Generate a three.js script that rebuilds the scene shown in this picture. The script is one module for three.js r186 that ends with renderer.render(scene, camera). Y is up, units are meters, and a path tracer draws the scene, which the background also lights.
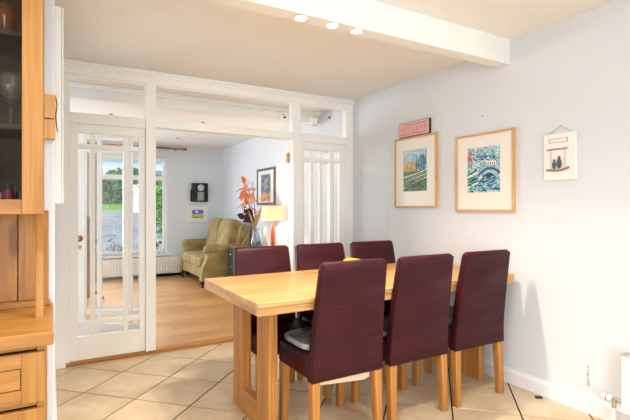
import * as THREE from 'three';
import { RoundedBoxGeometry } from 'three/addons/geometries/RoundedBoxGeometry.js';
import { mergeGeometries, mergeVertices, toCreasedNormals } from 'three/addons/utils/BufferGeometryUtils.js';
import { RectAreaLightUniformsLib } from 'three/addons/lights/RectAreaLightUniformsLib.js';

// ---------------------------------------------------------------- camera, sky, large lights, exposure
const scene = new THREE.Scene();
const renderer = new THREE.WebGLRenderer({ antialias: true });
renderer.toneMapping = THREE.LinearToneMapping;
renderer.toneMappingExposure = 1.31;
renderer.shadowMap.enabled = true;
RectAreaLightUniformsLib.init();

const EYE = 1.2246;
const camera = new THREE.PerspectiveCamera(2 * Math.atan(210 / 452.6) * 180 / Math.PI, 630 / 420, 0.05, 200);
camera.setViewOffset(630, 420, 0, 3.46, 630, 420);
camera.position.set(0, EYE, 0);
camera.rotation.set(0, -0.5264, 0);
scene.add(camera);

scene.background = new THREE.Color(0.86, 0.94, 1.0);          // even white overcast sky
scene.backgroundIntensity = 1.7;

const WX0 = 2.755;
function windowLight(color, intensity, w, h, pos, look) {      // daylight entering at a window opening
  const l = new THREE.RectAreaLight(color, intensity, w, h);
  l.position.set(...pos); l.lookAt(...look); scene.add(l); return l;
}
windowLight(new THREE.Color(0.88, 0.94, 1.0), 11.0, 2.8, 1.9, [-2.45, 1.12, 5.14], [-1.6, 1.12, 0]);          // patio doors behind the camera
windowLight(new THREE.Color(0.88, 0.94, 1.0), 12.0, 1.9, 1.05, [WX0 - 0.02, 1.53, 1.9], [0, 1.53, 1.4]);                  // kitchen window in the right wall, beside the camera
windowLight(new THREE.Color(0.84, 0.92, 1.0), 13.5, 1.4, 1.55, [-0.58, 1.25, -8.16], [-0.58, 1.25, 0]);     // second window of the living room's far wall

// ---------------------------------------------------------------- helpers
let seed = 7;
const rnd = () => { seed = (seed * 1664525 + 1013904223) >>> 0; return seed / 4294967296; };
const rr = (a, b) => a + (b - a) * rnd();
const V = (x, y, z) => new THREE.Vector3(x, y, z);
const taken = new Map();
function numbered(n) { const k = taken.get(n) || 0; taken.set(n, k + 1); return k ? n + '_' + String(k).padStart(3, '0') : n; }
function shade(o) { o.traverse(m => { if (m.isMesh) { m.castShadow = true; m.receiveShadow = true; } }); return o; }

function uvm(g, grain = 'x', off = true) {                    // uv in metres, u along the grain
  if (g.index) g = g.toNonIndexed();
  const p = g.attributes.position, n = g.attributes.normal, uv = new Float32Array(p.count * 2);
  const ou = off ? rnd() * 3 : 0, ov = off ? rnd() * 3 : 0;
  const ax = { x: 0, y: 1, z: 2 }[grain];
  for (let i = 0; i < p.count; i++) {
    const N = [Math.abs(n.getX(i)), Math.abs(n.getY(i)), Math.abs(n.getZ(i))], P = [p.getX(i), p.getY(i), p.getZ(i)];
    const d = N[0] > N[1] && N[0] > N[2] ? 0 : N[1] > N[2] ? 1 : 2;
    let a = (d + 1) % 3, b = (d + 2) % 3;
    if (b === ax) [a, b] = [b, a];
    uv[2 * i] = P[a] + ou; uv[2 * i + 1] = P[b] + ov;
  }
  g.setAttribute('uv', new THREE.BufferAttribute(uv, 2));
  return g;
}
function bx(x0, x1, y0, y1, z0, z1, r = 0.003, grain = 'x', seg = 2) {
  const w = x1 - x0, h = y1 - y0, d = z1 - z0;
  const g = r > 0 ? new RoundedBoxGeometry(w, h, d, seg, Math.min(r, w / 2.01, h / 2.01, d / 2.01)) : new THREE.BoxGeometry(w, h, d);
  g.translate((x0 + x1) / 2, (y0 + y1) / 2, (z0 + z1) / 2);
  return uvm(g, grain);
}
function clean(g) {
  if (g.index) g = g.toNonIndexed();
  for (const k of Object.keys(g.attributes)) if (!['position', 'normal', 'uv'].includes(k)) g.deleteAttribute(k);
  return g;
}
const merge = list => mergeGeometries(list.map(clean));
function cyl(r0, r1, a, b, seg = 20) {                        // tapered rod from a (r0) to b (r1)
  const d = b.clone().sub(a), g = new THREE.CylinderGeometry(r1, r0, d.length(), seg);
  g.applyQuaternion(new THREE.Quaternion().setFromUnitVectors(V(0, 1, 0), d.clone().normalize()));
  g.translate((a.x + b.x) / 2, (a.y + b.y) / 2, (a.z + b.z) / 2);
  return g;
}
function tube(pts, r, seg = 24, rad = 8) { return new THREE.TubeGeometry(new THREE.CatmullRomCurve3(pts), seg, r, rad); }
function lathe(pts, seg = 28) { return new THREE.LatheGeometry(pts.map(([r, y]) => new THREE.Vector2(r, y)), seg); }
function sph(r, x, y, z, sx = 1, sy = 1, sz = 1, seg = 18) { const g = new THREE.SphereGeometry(r, seg, Math.ceil(seg * 0.7)); g.scale(sx, sy, sz); g.translate(x, y, z); return g; }
function loft(secs, k = 5) {                                   // stacked rounded rectangles {y, x, z, w, d, r}; capped
  const ring = s => {
    const out = [], r = Math.max(1e-4, Math.min(s.r ?? 0.02, s.w / 2, s.d / 2));
    for (const [cx, cz, a0] of [[1, 1, 0], [-1, 1, 90], [-1, -1, 180], [1, -1, 270]])
      for (let i = 0; i <= k; i++) {
        const a = (a0 + 90 * i / k) * Math.PI / 180;
        out.push([(s.x || 0) + cx * (s.w / 2 - r) + r * Math.cos(a), s.y, (s.z || 0) + cz * (s.d / 2 - r) + r * Math.sin(a)]);
      }
    return out;
  };
  const R = secs.map(ring), n = R[0].length, pos = [], idx = [];
  for (const r of R) for (const p of r) pos.push(...p);
  for (let j = 0; j + 1 < R.length; j++) for (let i = 0; i < n; i++) {
    const a = j * n + i, b = j * n + (i + 1) % n, c = a + n, d = b + n;
    idx.push(a, c, b, b, c, d);
  }
  const cap = (j, up) => {
    const c = pos.length / 3, m = R[j].reduce((s, p) => [s[0] + p[0] / n, s[1] + p[1] / n, s[2] + p[2] / n], [0, 0, 0]);
    pos.push(...m);
    for (let i = 0; i < n; i++) { const a = j * n + i, b = j * n + (i + 1) % n; up ? idx.push(c, b, a) : idx.push(c, a, b); }
  };
  cap(0, false); cap(R.length - 1, true);
  const g = new THREE.BufferGeometry();
  g.setAttribute('position', new THREE.Float32BufferAttribute(pos, 3)); g.setIndex(idx); g.computeVertexNormals();
  return uvm(toCreasedNormals(g, 0.9), 'x');
}
function pillow(w, h, d, x, y, z, e = 0.35, bulge = 0.02, seg = 14) {   // a plump cushion, w x h x d
  const g = new THREE.BoxGeometry(2, 2, 2, seg, seg, seg), p = g.attributes.position;
  for (let i = 0; i < p.count; i++) {
    const v = [p.getX(i), p.getY(i), p.getZ(i)], L = Math.pow(v.reduce((s, c) => s + Math.pow(Math.abs(c), 2 / e), 0), e / 2);
    p.setXYZ(i, x + v[0] / L * w / 2, y + v[1] / L * h / 2, z + v[2] / L * d / 2);
  }
  g.computeVertexNormals();
  const m = mergeVertices((() => { const q = g.clone(); q.deleteAttribute('uv'); q.deleteAttribute('normal'); return q; })(), 1e-5); m.computeVertexNormals();
  return uvm(m, 'x');
}
function mesh(name, g, m, parent) {
  const o = new THREE.Mesh(Array.isArray(g) ? merge(g) : g, m); o.name = parent ? name : numbered(name);
  (parent || scene).add(o); shade(o); return o;
}
function thing(name, label, category, [x, y, z] = [0, 0, 0], turn = 0, group) {
  const o = new THREE.Group(); o.name = numbered(name); o.position.set(x, y, z); o.rotation.y = turn;
  o.userData = { label, category }; if (group) o.userData.group = group; scene.add(o); return o;
}
function tag(o, label, category, group) { Object.assign(o.userData, { label, category }, group ? { group } : {}); return o; }
function struct(name, g, m, label, category) {
  const o = g ? new THREE.Mesh(Array.isArray(g) ? merge(g) : g, m) : new THREE.Group(); o.name = name; scene.add(o); shade(o);
  o.userData = { kind: 'structure', label, category }; return o;
}
function dup(root, pos, turn, label) {
  const r = root.clone(); r.name = numbered(root.name.replace(/_\d{3}$/, '')); r.userData = { ...root.userData, label };
  r.position.set(...pos); r.rotation.set(0, turn, 0); scene.add(r); return r;
}

// ---------------------------------------------------------------- textures
const hash = (x, y, s) => { let h = (x * 374761393 + y * 668265263 + s * 974634777) | 0; h = Math.imul(h ^ (h >>> 13), 1274126177); return ((h ^ (h >>> 16)) >>> 0) / 4294967296; };
function vn(x, y, px, py, s) {                                 // periodic value noise
  const xi = Math.floor(x), yi = Math.floor(y), fx = x - xi, fy = y - yi, m = (a, b) => ((a % b) + b) % b;
  const u = fx * fx * (3 - 2 * fx), v = fy * fy * (3 - 2 * fy), x0 = m(xi, px), x1 = m(xi + 1, px), y0 = m(yi, py), y1 = m(yi + 1, py);
  return (hash(x0, y0, s) * (1 - u) + hash(x1, y0, s) * u) * (1 - v) + (hash(x0, y1, s) * (1 - u) + hash(x1, y1, s) * u) * v;
}
function fbm(u, v, fx, fy, o, s) { let a = 0, w = 0.5, t = 0; for (let i = 0; i < o; i++) { a += w * vn(u * fx, v * fy, fx, fy, s + i); t += w; w *= 0.5; fx *= 2; fy *= 2; } return a / t; }
function tex(n, fn, repX, repY, srgb = true) {
  const d = new Uint8Array(n * n * 4);
  for (let y = 0; y < n; y++) for (let x = 0; x < n; x++) {
    const c = fn(x / n, y / n), i = 4 * (y * n + x);
    for (let k = 0; k < 3; k++) d[i + k] = Math.max(0, Math.min(255, c[k])); d[i + 3] = 255;
  }
  const t = new THREE.DataTexture(d, n, n); t.wrapS = t.wrapT = THREE.RepeatWrapping; t.magFilter = THREE.LinearFilter; t.minFilter = THREE.LinearMipmapLinearFilter; t.generateMipmaps = true;
  if (srgb) t.colorSpace = THREE.SRGBColorSpace; t.repeat.set(repX, repY); t.needsUpdate = true; return t;
}
const mix = (a, b, t) => a.map((v, i) => v + (b[i] - v) * t);
function wood(light, dark, s, repX = 0.8, repY = 2.2, knots = 0) {
  return tex(512, (u, v) => {
    const w = v + 0.025 * (fbm(u, v, 2, 3, 2, s + 40) - 0.5);
    let t = 0.45 * fbm(u, w, 3, 40, 3, s) + 0.3 * fbm(u, w, 2, 9, 2, s + 9) + 0.35 * fbm(u, w, 8, 160, 2, s + 5) - 0.1;
    for (let k = 0; k < knots; k++) { const kx = hash(k, 1, s), ky = hash(k, 2, s), d = Math.hypot((u - kx) * 7, (v - ky) * 3.2 * 4); t += 1.1 * Math.exp(-d * d * 9); }
    t = Math.max(0, Math.min(1, (t - 0.25) * 1.7));
    return mix(light, dark, t);
  }, repX, repY);
}
const grey = (v) => [v, v, v];
const noiseBump = (fx, o, s, rep) => tex(256, (u, v) => grey(255 * fbm(u, v, fx, fx, o, s)), rep, rep, false);
function canvas(w, h, draw) {
  const c = document.createElement('canvas'); c.width = w; c.height = h; draw(c.getContext('2d'), w, h);
  const t = new THREE.CanvasTexture(c); t.colorSpace = THREE.SRGBColorSpace; return t;
}
const std = (o) => new THREE.MeshStandardMaterial(o), phy = (o) => new THREE.MeshPhysicalMaterial(o);

const wallBump = noiseBump(64, 3, 3, 2);
const M = {
  wall: std({ color: '#dadfe6', roughness: 0.85, bumpMap: wallBump, bumpScale: 0.0006 }),
  wallLiving: std({ color: '#dde5eb', roughness: 0.85, bumpMap: wallBump, bumpScale: 0.0006 }),
  ceiling: std({ color: '#ebece9', roughness: 0.9, bumpMap: wallBump, bumpScale: 0.0005 }),
  gloss: std({ color: '#f7f7f4', roughness: 0.35 }),
  skirt: std({ color: '#eceaec', roughness: 0.4 }),
  upvc: std({ color: '#f0f1f2', roughness: 0.35 }),
  glass: phy({ color: '#ffffff', transmission: 1, roughness: 0.0, thickness: 0, ior: 1.45 }),
  thinGlass: phy({ color: '#e6e2dc', transmission: 1, roughness: 0.0, thickness: 0, ior: 1.25 }),
  picGlass: phy({ color: '#ffffff', transmission: 1, roughness: 0.0, thickness: 0, ior: 1.2 }),
  brass: std({ color: '#b98b45', roughness: 0.28, metalness: 1 }),
  steel: std({ color: '#b9b9b6', roughness: 0.3, metalness: 1 }),
  chrome: std({ color: '#c9c9c9', roughness: 0.15, metalness: 1 }),
  black: std({ color: '#151515', roughness: 0.5 }),
  white: std({ color: '#efefec', roughness: 0.5 }),
  grout: std({ color: '#1e1a17', roughness: 0.95 }),
  mahogany: std({ color: '#3a1a14', roughness: 0.35, map: wood([255, 240, 230], [150, 120, 110], 71) }),
  pinkFrame: std({ color: '#d8a5a4', roughness: 0.6 }),
};
const oakTex = wood([210, 166, 108], [136, 92, 46], 11, 0.8, 1.6);
M.oak = std({ map: oakTex, roughness: 0.38, bumpMap: oakTex, bumpScale: 0.0003 });
const oakLegTex = wood([188, 130, 64], [132, 80, 30], 23, 0.8, 3);
M.oakLeg = std({ map: oakLegTex, roughness: 0.45 });
const frameTex = wood([222, 176, 120], [190, 138, 84], 31, 1.5, 5);
M.frameOak = std({ map: frameTex, roughness: 0.5 });
const pineTex = wood([170, 120, 54], [132, 84, 32], 43, 0.9, 1.8, 2);
M.pine = std({ map: pineTex, roughness: 0.42 });
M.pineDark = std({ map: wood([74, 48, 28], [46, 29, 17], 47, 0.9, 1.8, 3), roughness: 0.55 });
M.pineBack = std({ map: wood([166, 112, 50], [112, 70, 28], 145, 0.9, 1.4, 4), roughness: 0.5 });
M.plankA = std({ map: wood([206, 158, 104], [174, 122, 72], 51, 0.6, 2.5), roughness: 0.28 });
M.plankB = std({ map: wood([212, 166, 112], [180, 130, 78], 57, 0.6, 2.5), roughness: 0.28 });
M.plankC = std({ map: wood([198, 148, 96], [166, 114, 66], 61, 0.6, 2.5), roughness: 0.28 });
const tileFn = s => (u, v) => { const a = fbm(u, v, 3, 3, 4, s), b = fbm(u, v, 14, 14, 3, s + 7); return mix([212, 190, 158], [176, 150, 118], Math.max(0, Math.min(1, (a - 0.3) * 1.7 * 0.75 + (b - 0.45) * 0.5))); };
M.tiles = [81, 82, 83].map(s => std({ map: tex(256, tileFn(s), 1.3, 1.3), roughness: 0.3 }));
const leatherBump = tex(256, (u, v) => grey(255 * (0.6 * fbm(u, v, 48, 48, 2, 91) + 0.4 * fbm(u, v, 10, 10, 2, 95))), 6, 6, false);
const leatherTex = tex(256, (u, v) => mix([66, 17, 27], [45, 11, 19], fbm(u, v, 6, 6, 4, 99)), 2, 2);
M.leather = phy({ map: leatherTex, roughness: 0.42, bumpMap: leatherBump, bumpScale: 0.0006, specularIntensity: 0.4 });
M.cushion = std({ map: tex(256, (u, v) => { const w = Math.sin(u * 37.7 + 3 * fbm(u, v, 6, 6, 2, 5) * 3) * Math.sin(v * 37.7 + 5 * fbm(u, v, 5, 5, 2, 8)), t = fbm(u, v, 5, 5, 2, 17); return mix([70, 80, 88], [178, 186, 190], Math.max(0, Math.min(1, 0.5 + 0.3 * w + (t - 0.5) * 2))); }, 2, 2), roughness: 0.35, metalness: 0.2 });
M.lining = std({ color: '#d8c3a2', roughness: 0.9 });
M.velvet = phy({ map: tex(256, (u, v) => mix([186, 164, 112], [124, 106, 62], fbm(u, v, 5, 5, 4, 111)), 2, 2), roughness: 0.8, sheen: 0.6, sheenRoughness: 0.4, sheenColor: new THREE.Color('#c0b080') });
M.charcoal = std({ color: '#2c2f33', roughness: 0.5 });
M.darkTop = std({ map: wood([140, 96, 66], [96, 62, 40], 121), roughness: 0.45 });
M.radiator = std({ color: '#efeeec', roughness: 0.35 });

// ---------------------------------------------------------------- dimensions (metres)
const WX = 2.755, PZ = -3.968, FZ = -8.2, CN = 2.385, CF = 2.345, CL = 2.30, BACK = 5.2, LX = -4.2, LIVX = -1.5, RETX = 0.008, NIB = -1.97;

// ---------------------------------------------------------------- room shell
struct('wall_right', [bx(WX, WX + 0.15, -0.02, 2.7, FZ - 0.15, 0.9, 0, 'y'), bx(WX, WX + 0.15, -0.02, 2.7, 2.9, BACK + 0.15, 0, 'y'), bx(WX, WX + 0.15, -0.02, 0.95, 0.9, 2.9, 0, 'y'), bx(WX, WX + 0.15, 2.1, 2.7, 0.9, 2.9, 0, 'y')], M.wall, 'pale lavender wall with the framed pictures', 'wall');
{ const w = struct('window_6', null, null, 'kitchen window in the right wall beside the camera', 'window');
  for (const [y0, y1, z0, z1] of [[0.95, 2.1, 0.9, 0.96], [0.95, 2.1, 2.84, 2.9], [0.95, 1.01, 0.96, 2.84], [2.04, 2.1, 0.96, 2.84], [1.01, 2.04, 1.87, 1.93]]) mesh('frame', bx(WX + 0.05, WX + 0.11, y0, y1, z0, z1), M.upvc, w);
  for (const [z0, z1] of [[0.96, 1.87], [1.93, 2.84]]) mesh('pane', bx(WX + 0.078, WX + 0.082, 1.01, 2.04, z0, z1, 0), M.glass, w); }
struct('wall_return', [bx(RETX - 0.2, RETX, -0.02, 2.7, PZ - 0.05, NIB, 0.004, 'y')], M.wall, 'narrow white wall end beside the pine dresser', 'wall');
struct('wall_behind_dresser', [bx(LX, RETX - 0.2, -0.02, 2.7, NIB - 0.12, NIB, 0, 'y')], M.wall, 'white wall that the pine dresser stands against', 'wall');
struct('wall_left', bx(LX - 0.15, LX, -0.02, 2.7, NIB - 0.12, BACK + 0.15, 0, 'y'), M.wall, 'white kitchen wall left of the camera', 'wall');
struct('wall_back', [bx(LX, -3.95, 0, 2.7, BACK, BACK + 0.15, 0, 'y'), bx(-0.95, WX, 0, 2.7, BACK, BACK + 0.15, 0, 'y'), bx(-3.95, -0.95, 2.1, 2.7, BACK, BACK + 0.15, 0, 'y'), bx(-3.95, -0.95, -0.02, 0.1, BACK, BACK + 0.15, 0, 'y')], M.wall, 'white kitchen wall with wide garden doors behind the camera', 'wall');
{ const d = struct('door_5', null, null, 'wide glazed garden doors behind the camera', 'door');
  for (const [a, b] of [[-3.95, -2.45], [-2.45, -0.95]]) {
    for (const [x0, x1, y0, y1] of [[a, a + 0.08, 0.1, 2.1], [b - 0.08, b, 0.1, 2.1], [a + 0.08, b - 0.08, 0.1, 0.2], [a + 0.08, b - 0.08, 2.02, 2.1]]) mesh('frame', bx(x0, x1, y0, y1, BACK + 0.03, BACK + 0.09), M.upvc, d);
    mesh('pane', bx(a + 0.08, b - 0.08, 0.2, 2.02, BACK + 0.055, BACK + 0.06, 0), M.glass, d);
  } }
struct('wall_living_left', bx(LIVX - 0.15, LIVX, -0.02, 2.7, FZ - 0.15, PZ + 0.05, 0, 'y'), M.wallLiving, 'pale living room wall left of the doorway', 'wall');
struct('wall_living_front', bx(LIVX, RETX - 0.2, -0.02, 2.7, PZ - 0.05, PZ + 0.05, 0, 'y'), M.wallLiving, 'living room wall beside the glazed screen', 'wall');
const WIN = { x0: 0.62, x1: 1.75, y0: 0.40, y1: 2.09 }, WIN2 = { x0: -1.3, x1: 0.15, y0: 0.40, y1: 2.09 };
struct('wall_far', [bx(LIVX, WIN2.x0, -0.02, 2.7, FZ - 0.15, FZ, 0, 'y'), bx(WIN2.x1, WIN.x0, -0.02, 2.7, FZ - 0.15, FZ, 0, 'y'), bx(WIN2.x0, WIN2.x1, -0.02, WIN.y0, FZ - 0.15, FZ, 0, 'y'), bx(WIN2.x0, WIN2.x1, WIN.y1, 2.7, FZ - 0.15, FZ, 0, 'y'), bx(WIN.x1, WX, -0.02, 2.7, FZ - 0.15, FZ, 0, 'y'), bx(WIN.x0, WIN.x1, -0.02, WIN.y0, FZ - 0.15, FZ, 0, 'y'), bx(WIN.x0, WIN.x1, WIN.y1, 2.7, FZ - 0.15, FZ, 0, 'y')], M.wallLiving, 'pale blue far wall of the living room with the window', 'wall');
struct('ceiling', [bx(LX, WX, CN, 2.7, -2.04, BACK, 0), bx(LX, RETX - 0.2, CN, 2.7, NIB - 0.12, -2.04, 0), bx(RETX - 0.2, WX, CF, 2.7, -4.65, -2.13, 0), bx(LIVX, RETX - 0.2, CF, 2.7, -4.65, PZ - 0.05, 0), bx(LIVX, WX, CL, 2.7, FZ, -4.79, 0)], M.ceiling, 'off white plaster ceiling', 'ceiling');
struct('trim_1', bx(RETX - 0.2, WX, 2.213, 2.7, -2.14, -2.04, 0.003), M.ceiling, 'boxed white ceiling beam running to the right wall', 'beam');
{ const t = struct('trim_2', null, null, 'downstand beam with stepped cornice above the living room entrance', 'beam');
  mesh('beam', bx(LIVX, WX, 2.215, 2.7, -4.80, -4.65, 0.003), M.ceiling, t);
  mesh('cornice', bx(LIVX, WX, 2.305, 2.345, -4.65, -4.622, 0.008), M.gloss, t);
  mesh('cornice', bx(LIVX, WX, 2.325, 2.346, -4.622, -4.60, 0.006), M.gloss, t); }

// kitchen floor: square tiles laid diagonally, dark joints
{ const fl = struct('floor', bx(LX, WX, -0.06, -0.004, -3.94, BACK, 0), M.grout, 'cream square floor tiles laid diagonally with dark joints', 'floor');
  const S = 0.3893, G = 0.0046, A0 = 0.49, B0 = 2.49, H = Math.SQRT1_2;
  const P = (a, b) => [(a + b) * H, (a - b) * H];
  const clip = (poly, ax, sgn, lim) => { const out = []; for (let i = 0; i < poly.length; i++) { const p = poly[i], q = poly[(i + 1) % poly.length], dp = sgn * (p[ax] - lim), dq = sgn * (q[ax] - lim); if (dp >= 0) out.push(p); if ((dp > 0 && dq < 0) || (dp < 0 && dq > 0)) { const t = dp / (dp - dq); out.push([p[0] + (q[0] - p[0]) * t, p[1] + (q[1] - p[1]) * t]); } } return out; };
  const make = poly => { const s = new THREE.Shape(poly.map(([x, z]) => new THREE.Vector2(x, -z))); const g = new THREE.ExtrudeGeometry(s, { depth: 0.0105, bevelEnabled: true, bevelThickness: 0.0012, bevelSize: 0.0012, bevelOffset: -0.0012, bevelSegments: 1, steps: 1 }); g.rotateX(-Math.PI / 2); g.translate(0, -0.0117, 0); return uvm(g, 'x', false); };
  const full = make([P(-S / 2 + G, -S / 2 + G), P(S / 2 - G, -S / 2 + G), P(S / 2 - G, S / 2 - G), P(-S / 2 + G, S / 2 - G)]);
  const area = poly => { let a = 0; for (let i = 0; i < poly.length; i++) { const p = poly[i], q = poly[(i + 1) % poly.length]; a += p[0] * q[1] - q[0] * p[1]; } return Math.abs(a / 2); };
  for (let i = -20; i < 20; i++) for (let j = -20; j < 8; j++) {
    const a = A0 + (i + 0.5) * S, b = B0 + (j + 0.5) * S, [cx, cz] = P(a, b), h = S / 2 - G;
    let poly = [P(a - h, b - h), P(a + h, b - h), P(a + h, b + h), P(a - h, b + h)];
    const xs = poly.map(p => p[0]), zs = poly.map(p => p[1]), lo = Math.min, inside = lo(...xs) > 0.01 ? lo(...zs) > -3.93 : lo(...zs) > NIB;
    const mat = M.tiles[Math.floor(hash(i + 50, j + 50, 3) * 3)];
    let o;
    if (inside && Math.min(...xs) > LX && Math.max(...xs) < WX && Math.max(...zs) < BACK) { o = new THREE.Mesh(full, mat); o.position.set(cx, 0, cz); }
    else {
      poly = clip(clip(clip(clip(poly, 0, 1, LX), 0, -1, WX), 1, 1, -3.93), 1, -1, BACK);
      if (poly.length > 2 && Math.min(...poly.map(p => p[1])) < NIB && Math.min(...poly.map(p => p[0])) < 0.009) { const q = clip(poly, 0, 1, 0.009); poly = Math.max(...poly.map(p => p[1])) < NIB || (q.length > 2 && area(q) > 0.02) ? q : clip(poly, 1, 1, NIB); }
      if (poly.length < 3 || area(poly) < 0.0004) continue;
      o = new THREE.Mesh(make(poly), mat);
    }
    o.name = 'tile'; fl.add(o); shade(o);
  }
  const ins = mesh('inset_tile', new THREE.BoxGeometry(0.045, 0.002, 0.045), M.black, fl); ins.position.set(2.70, 0.0005, -1.79); ins.rotation.y = 0.785; ins.userData.label = 'small black inset tile'; }

// living room floor: wooden boards
{ const fl = struct('floor_living', bx(LIVX, WX, -0.06, -0.006, FZ, -3.99, 0), M.grout, 'golden brown wooden floor boards in the living room', 'floor');
  const g = [uvm(new RoundedBoxGeometry(1.278, 0.012, 0.1865, 1, 0.0012), 'x'), uvm(new RoundedBoxGeometry(1.278, 0.012, 0.1865, 1, 0.0012), 'x'), uvm(new RoundedBoxGeometry(1.278, 0.012, 0.1865, 1, 0.0012), 'x')];
  const ms = [M.plankA, M.plankB, M.plankC];
  for (let r = 0; r < 22; r++) {
    const z = -4.11 - r * 0.188; if (z < FZ + 0.09) break;
    let x = LIVX - [0, 0.43, 0.86][r % 3] - 0.01;
    for (; x < WX - 0.02; x += 1.28) {
      const x0 = Math.max(x, LIVX + 0.002), x1 = Math.min(x + 1.278, WX - 0.002); if (x1 - x0 < 0.05) continue;
      const k = Math.floor(rnd() * 3), o = mesh('board', x1 - x0 > 1.277 ? g[k] : uvm(new RoundedBoxGeometry(x1 - x0, 0.012, 0.1865, 1, 0.0012), 'x'), ms[Math.floor(rnd() * 3)], fl);
      o.position.set((x0 + x1) / 2, -0.006, z);
    }
  } }
struct('trim_3', bx(RETX, WX, -0.005, 0.028, -4.015, -3.93, 0.006), M.oakLeg, 'oak threshold strip under the glazed screen', 'threshold');

// skirting boards
const skirtProfile = (len) => { const s = new THREE.Shape(); s.moveTo(0, 0); s.lineTo(0.016, 0); s.lineTo(0.016, 0.07); s.quadraticCurveTo(0.016, 0.084, 0.009, 0.088); s.lineTo(0.006, 0.098); s.lineTo(0, 0.1); s.closePath(); return new THREE.ExtrudeGeometry(s, { depth: len, bevelEnabled: false }); };
{ const g = skirtProfile(BACK - PZ - 0.06); g.rotateY(Math.PI); g.translate(WX, 0, BACK); struct('baseboard_right', g, M.skirt, 'white skirting board along the right kitchen wall', 'skirting');
  const g2 = skirtProfile(-4.0 - FZ); g2.rotateY(Math.PI); g2.translate(WX, 0, -4.0); struct('baseboard_living_right', g2, M.skirt, 'white skirting along the living room right wall', 'skirting');
  const g3 = skirtProfile(WX - LIVX); g3.rotateY(Math.PI / 2); g3.translate(LIVX, 0, FZ); struct('baseboard_far', g3, M.skirt, 'white skirting board under the living room radiator', 'skirting');
  const g4 = skirtProfile(NIB - PZ - 0.05); g4.translate(RETX, 0, PZ + 0.045); struct('baseboard_return', g4, M.skirt, 'white skirting on the narrow wall end by the dresser', 'skirting'); }

// ---------------------------------------------------------------- glazed screen between kitchen and living room
const ZF = PZ + 0.035, ZB = PZ - 0.045;
{ const s = struct('wall_screen', null, null, 'cream painted timber frame of the glazed screen', 'frame');
  for (const [n, x0, x1, y0, y1, dz] of [['post', RETX, 0.118, 0.028, 2.25, 0], ['post', 0.668, 0.749, 0.028, 2.25, 0.006], ['post', 2.036, 2.122, 0.028, 2.25, 0.006], ['post', 2.668, WX, 0.028, 2.25, 0], ['head_rail', RETX, WX, 2.242, CF, 0.002], ['transom_rail', 0.118, 0.668, 1.885, 1.945, 0], ['transom_rail', 0.749, 2.036, 1.885, 1.945, 0], ['transom_rail', 2.122, 2.668, 1.885, 1.945, 0]])
    mesh(n, bx(x0, x1, y0, y1, ZB - dz, ZF + dz, 0.004, 'y'), M.gloss, s);
  mesh('cornice', bx(RETX, WX, 2.318, CF, ZF, ZF + 0.032, 0.008), M.gloss, s);
  mesh('cornice', bx(RETX, WX, 2.296, 2.320, ZF, ZF + 0.018, 0.006), M.gloss, s);
  mesh('plinth_block', bx(RETX, 0.09, 0, 0.13, ZF, ZF + 0.02, 0.004), M.gloss, s);
  mesh('stop_bead', bx(0.668, 0.684, 0.028, 1.885, ZF + 0.006, ZF + 0.018, 0.003), M.gloss, s);
  mesh('stop_bead', bx(0.118, 0.668, 1.868, 1.886, ZF - 0.01, ZF + 0.008, 0.003), M.gloss, s);
  mesh('stop_bead', bx(2.122, 2.668, 1.868, 1.886, ZF - 0.01, ZF + 0.008, 0.003), M.gloss, s);
  let k = 1;
  for (const [x0, x1, lab] of [[0.118, 0.668, 'clear fanlight pane above the left glazed panel'], [0.749, 2.036, 'wide clear fanlight pane above the open doorway'], [2.122, 2.668, 'clear fanlight pane above the right glazed panel']]) {
    const w = struct('window_' + k++, null, null, lab, 'window');
    mesh('pane', bx(x0, x1, 1.945, 2.242, PZ - 0.002, PZ + 0.002, 0), M.glass, w);
    for (const [a, b, c, d] of [[x0, x1, 1.945, 1.955], [x0, x1, 2.232, 2.242]]) mesh('bead', bx(a, b, c, d, PZ + 0.002, PZ + 0.014, 0.002), M.gloss, w);
  } }

// a glazed leaf: stiles, rails, bars and nine panes; local x 0..w from the hinge side, z = 0 its middle
function leaf(parent, x0, x1, y0, y1, cols, rows, th, z) {
  const F = (n, a, b, c, d, t) => mesh(n, bx(a, b, c, d, z - t / 2, z + t / 2, 0.004, d - c > b - a ? 'y' : 'x'), M.gloss, parent);
  F('stile', x0, cols[0][0], y0, y1, th); F('stile', cols[2][1], x1, y0, y1, th);
  F('top_rail', cols[0][0], cols[2][1], rows[0][1], y1, th); F('bottom_rail', cols[0][0], cols[2][1], y0, rows[2][0], th);
  for (let i = 0; i < 2; i++) F('glazing_bar', cols[i][1], cols[i + 1][0], rows[2][0], rows[0][1], th * 0.8);
  for (const [b, t] of [[rows[1][1], rows[0][0]], [rows[2][1], rows[1][0]]]) F('glazing_bar', cols[0][0], cols[2][1], b, t, th * 0.78);
  for (const [a, b] of cols) for (const [c, d] of rows) mesh('pane', bx(a, b, c, d, z - 0.002, z + 0.002, 0), M.glass, parent);
}
const ROWS = [[1.715, 1.797], [0.332, 1.675], [0.213, 0.293]];
const lc = [[0.175, 0.258], [0.294, 0.499], [0.539, 0.621]];
leaf(struct('door_1', null, null, 'fixed cream glazed panel left of the open doorway', 'glazed panel'), 0.118, 0.668, 0.03, 1.885, lc, ROWS, 0.04, PZ);
const rc = [[2.156, 2.243], [2.282, 2.473], [2.510, 2.591]];
leaf(struct('door_2', null, null, 'fixed cream glazed panel right of the open doorway', 'glazed panel'), 2.122, 2.668, 0.03, 1.885, rc, ROWS, 0.04, PZ);
const DW = 0.64, dc = [[0.075, 0.162], [0.198, 0.425], [0.459, 0.560]];
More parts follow.
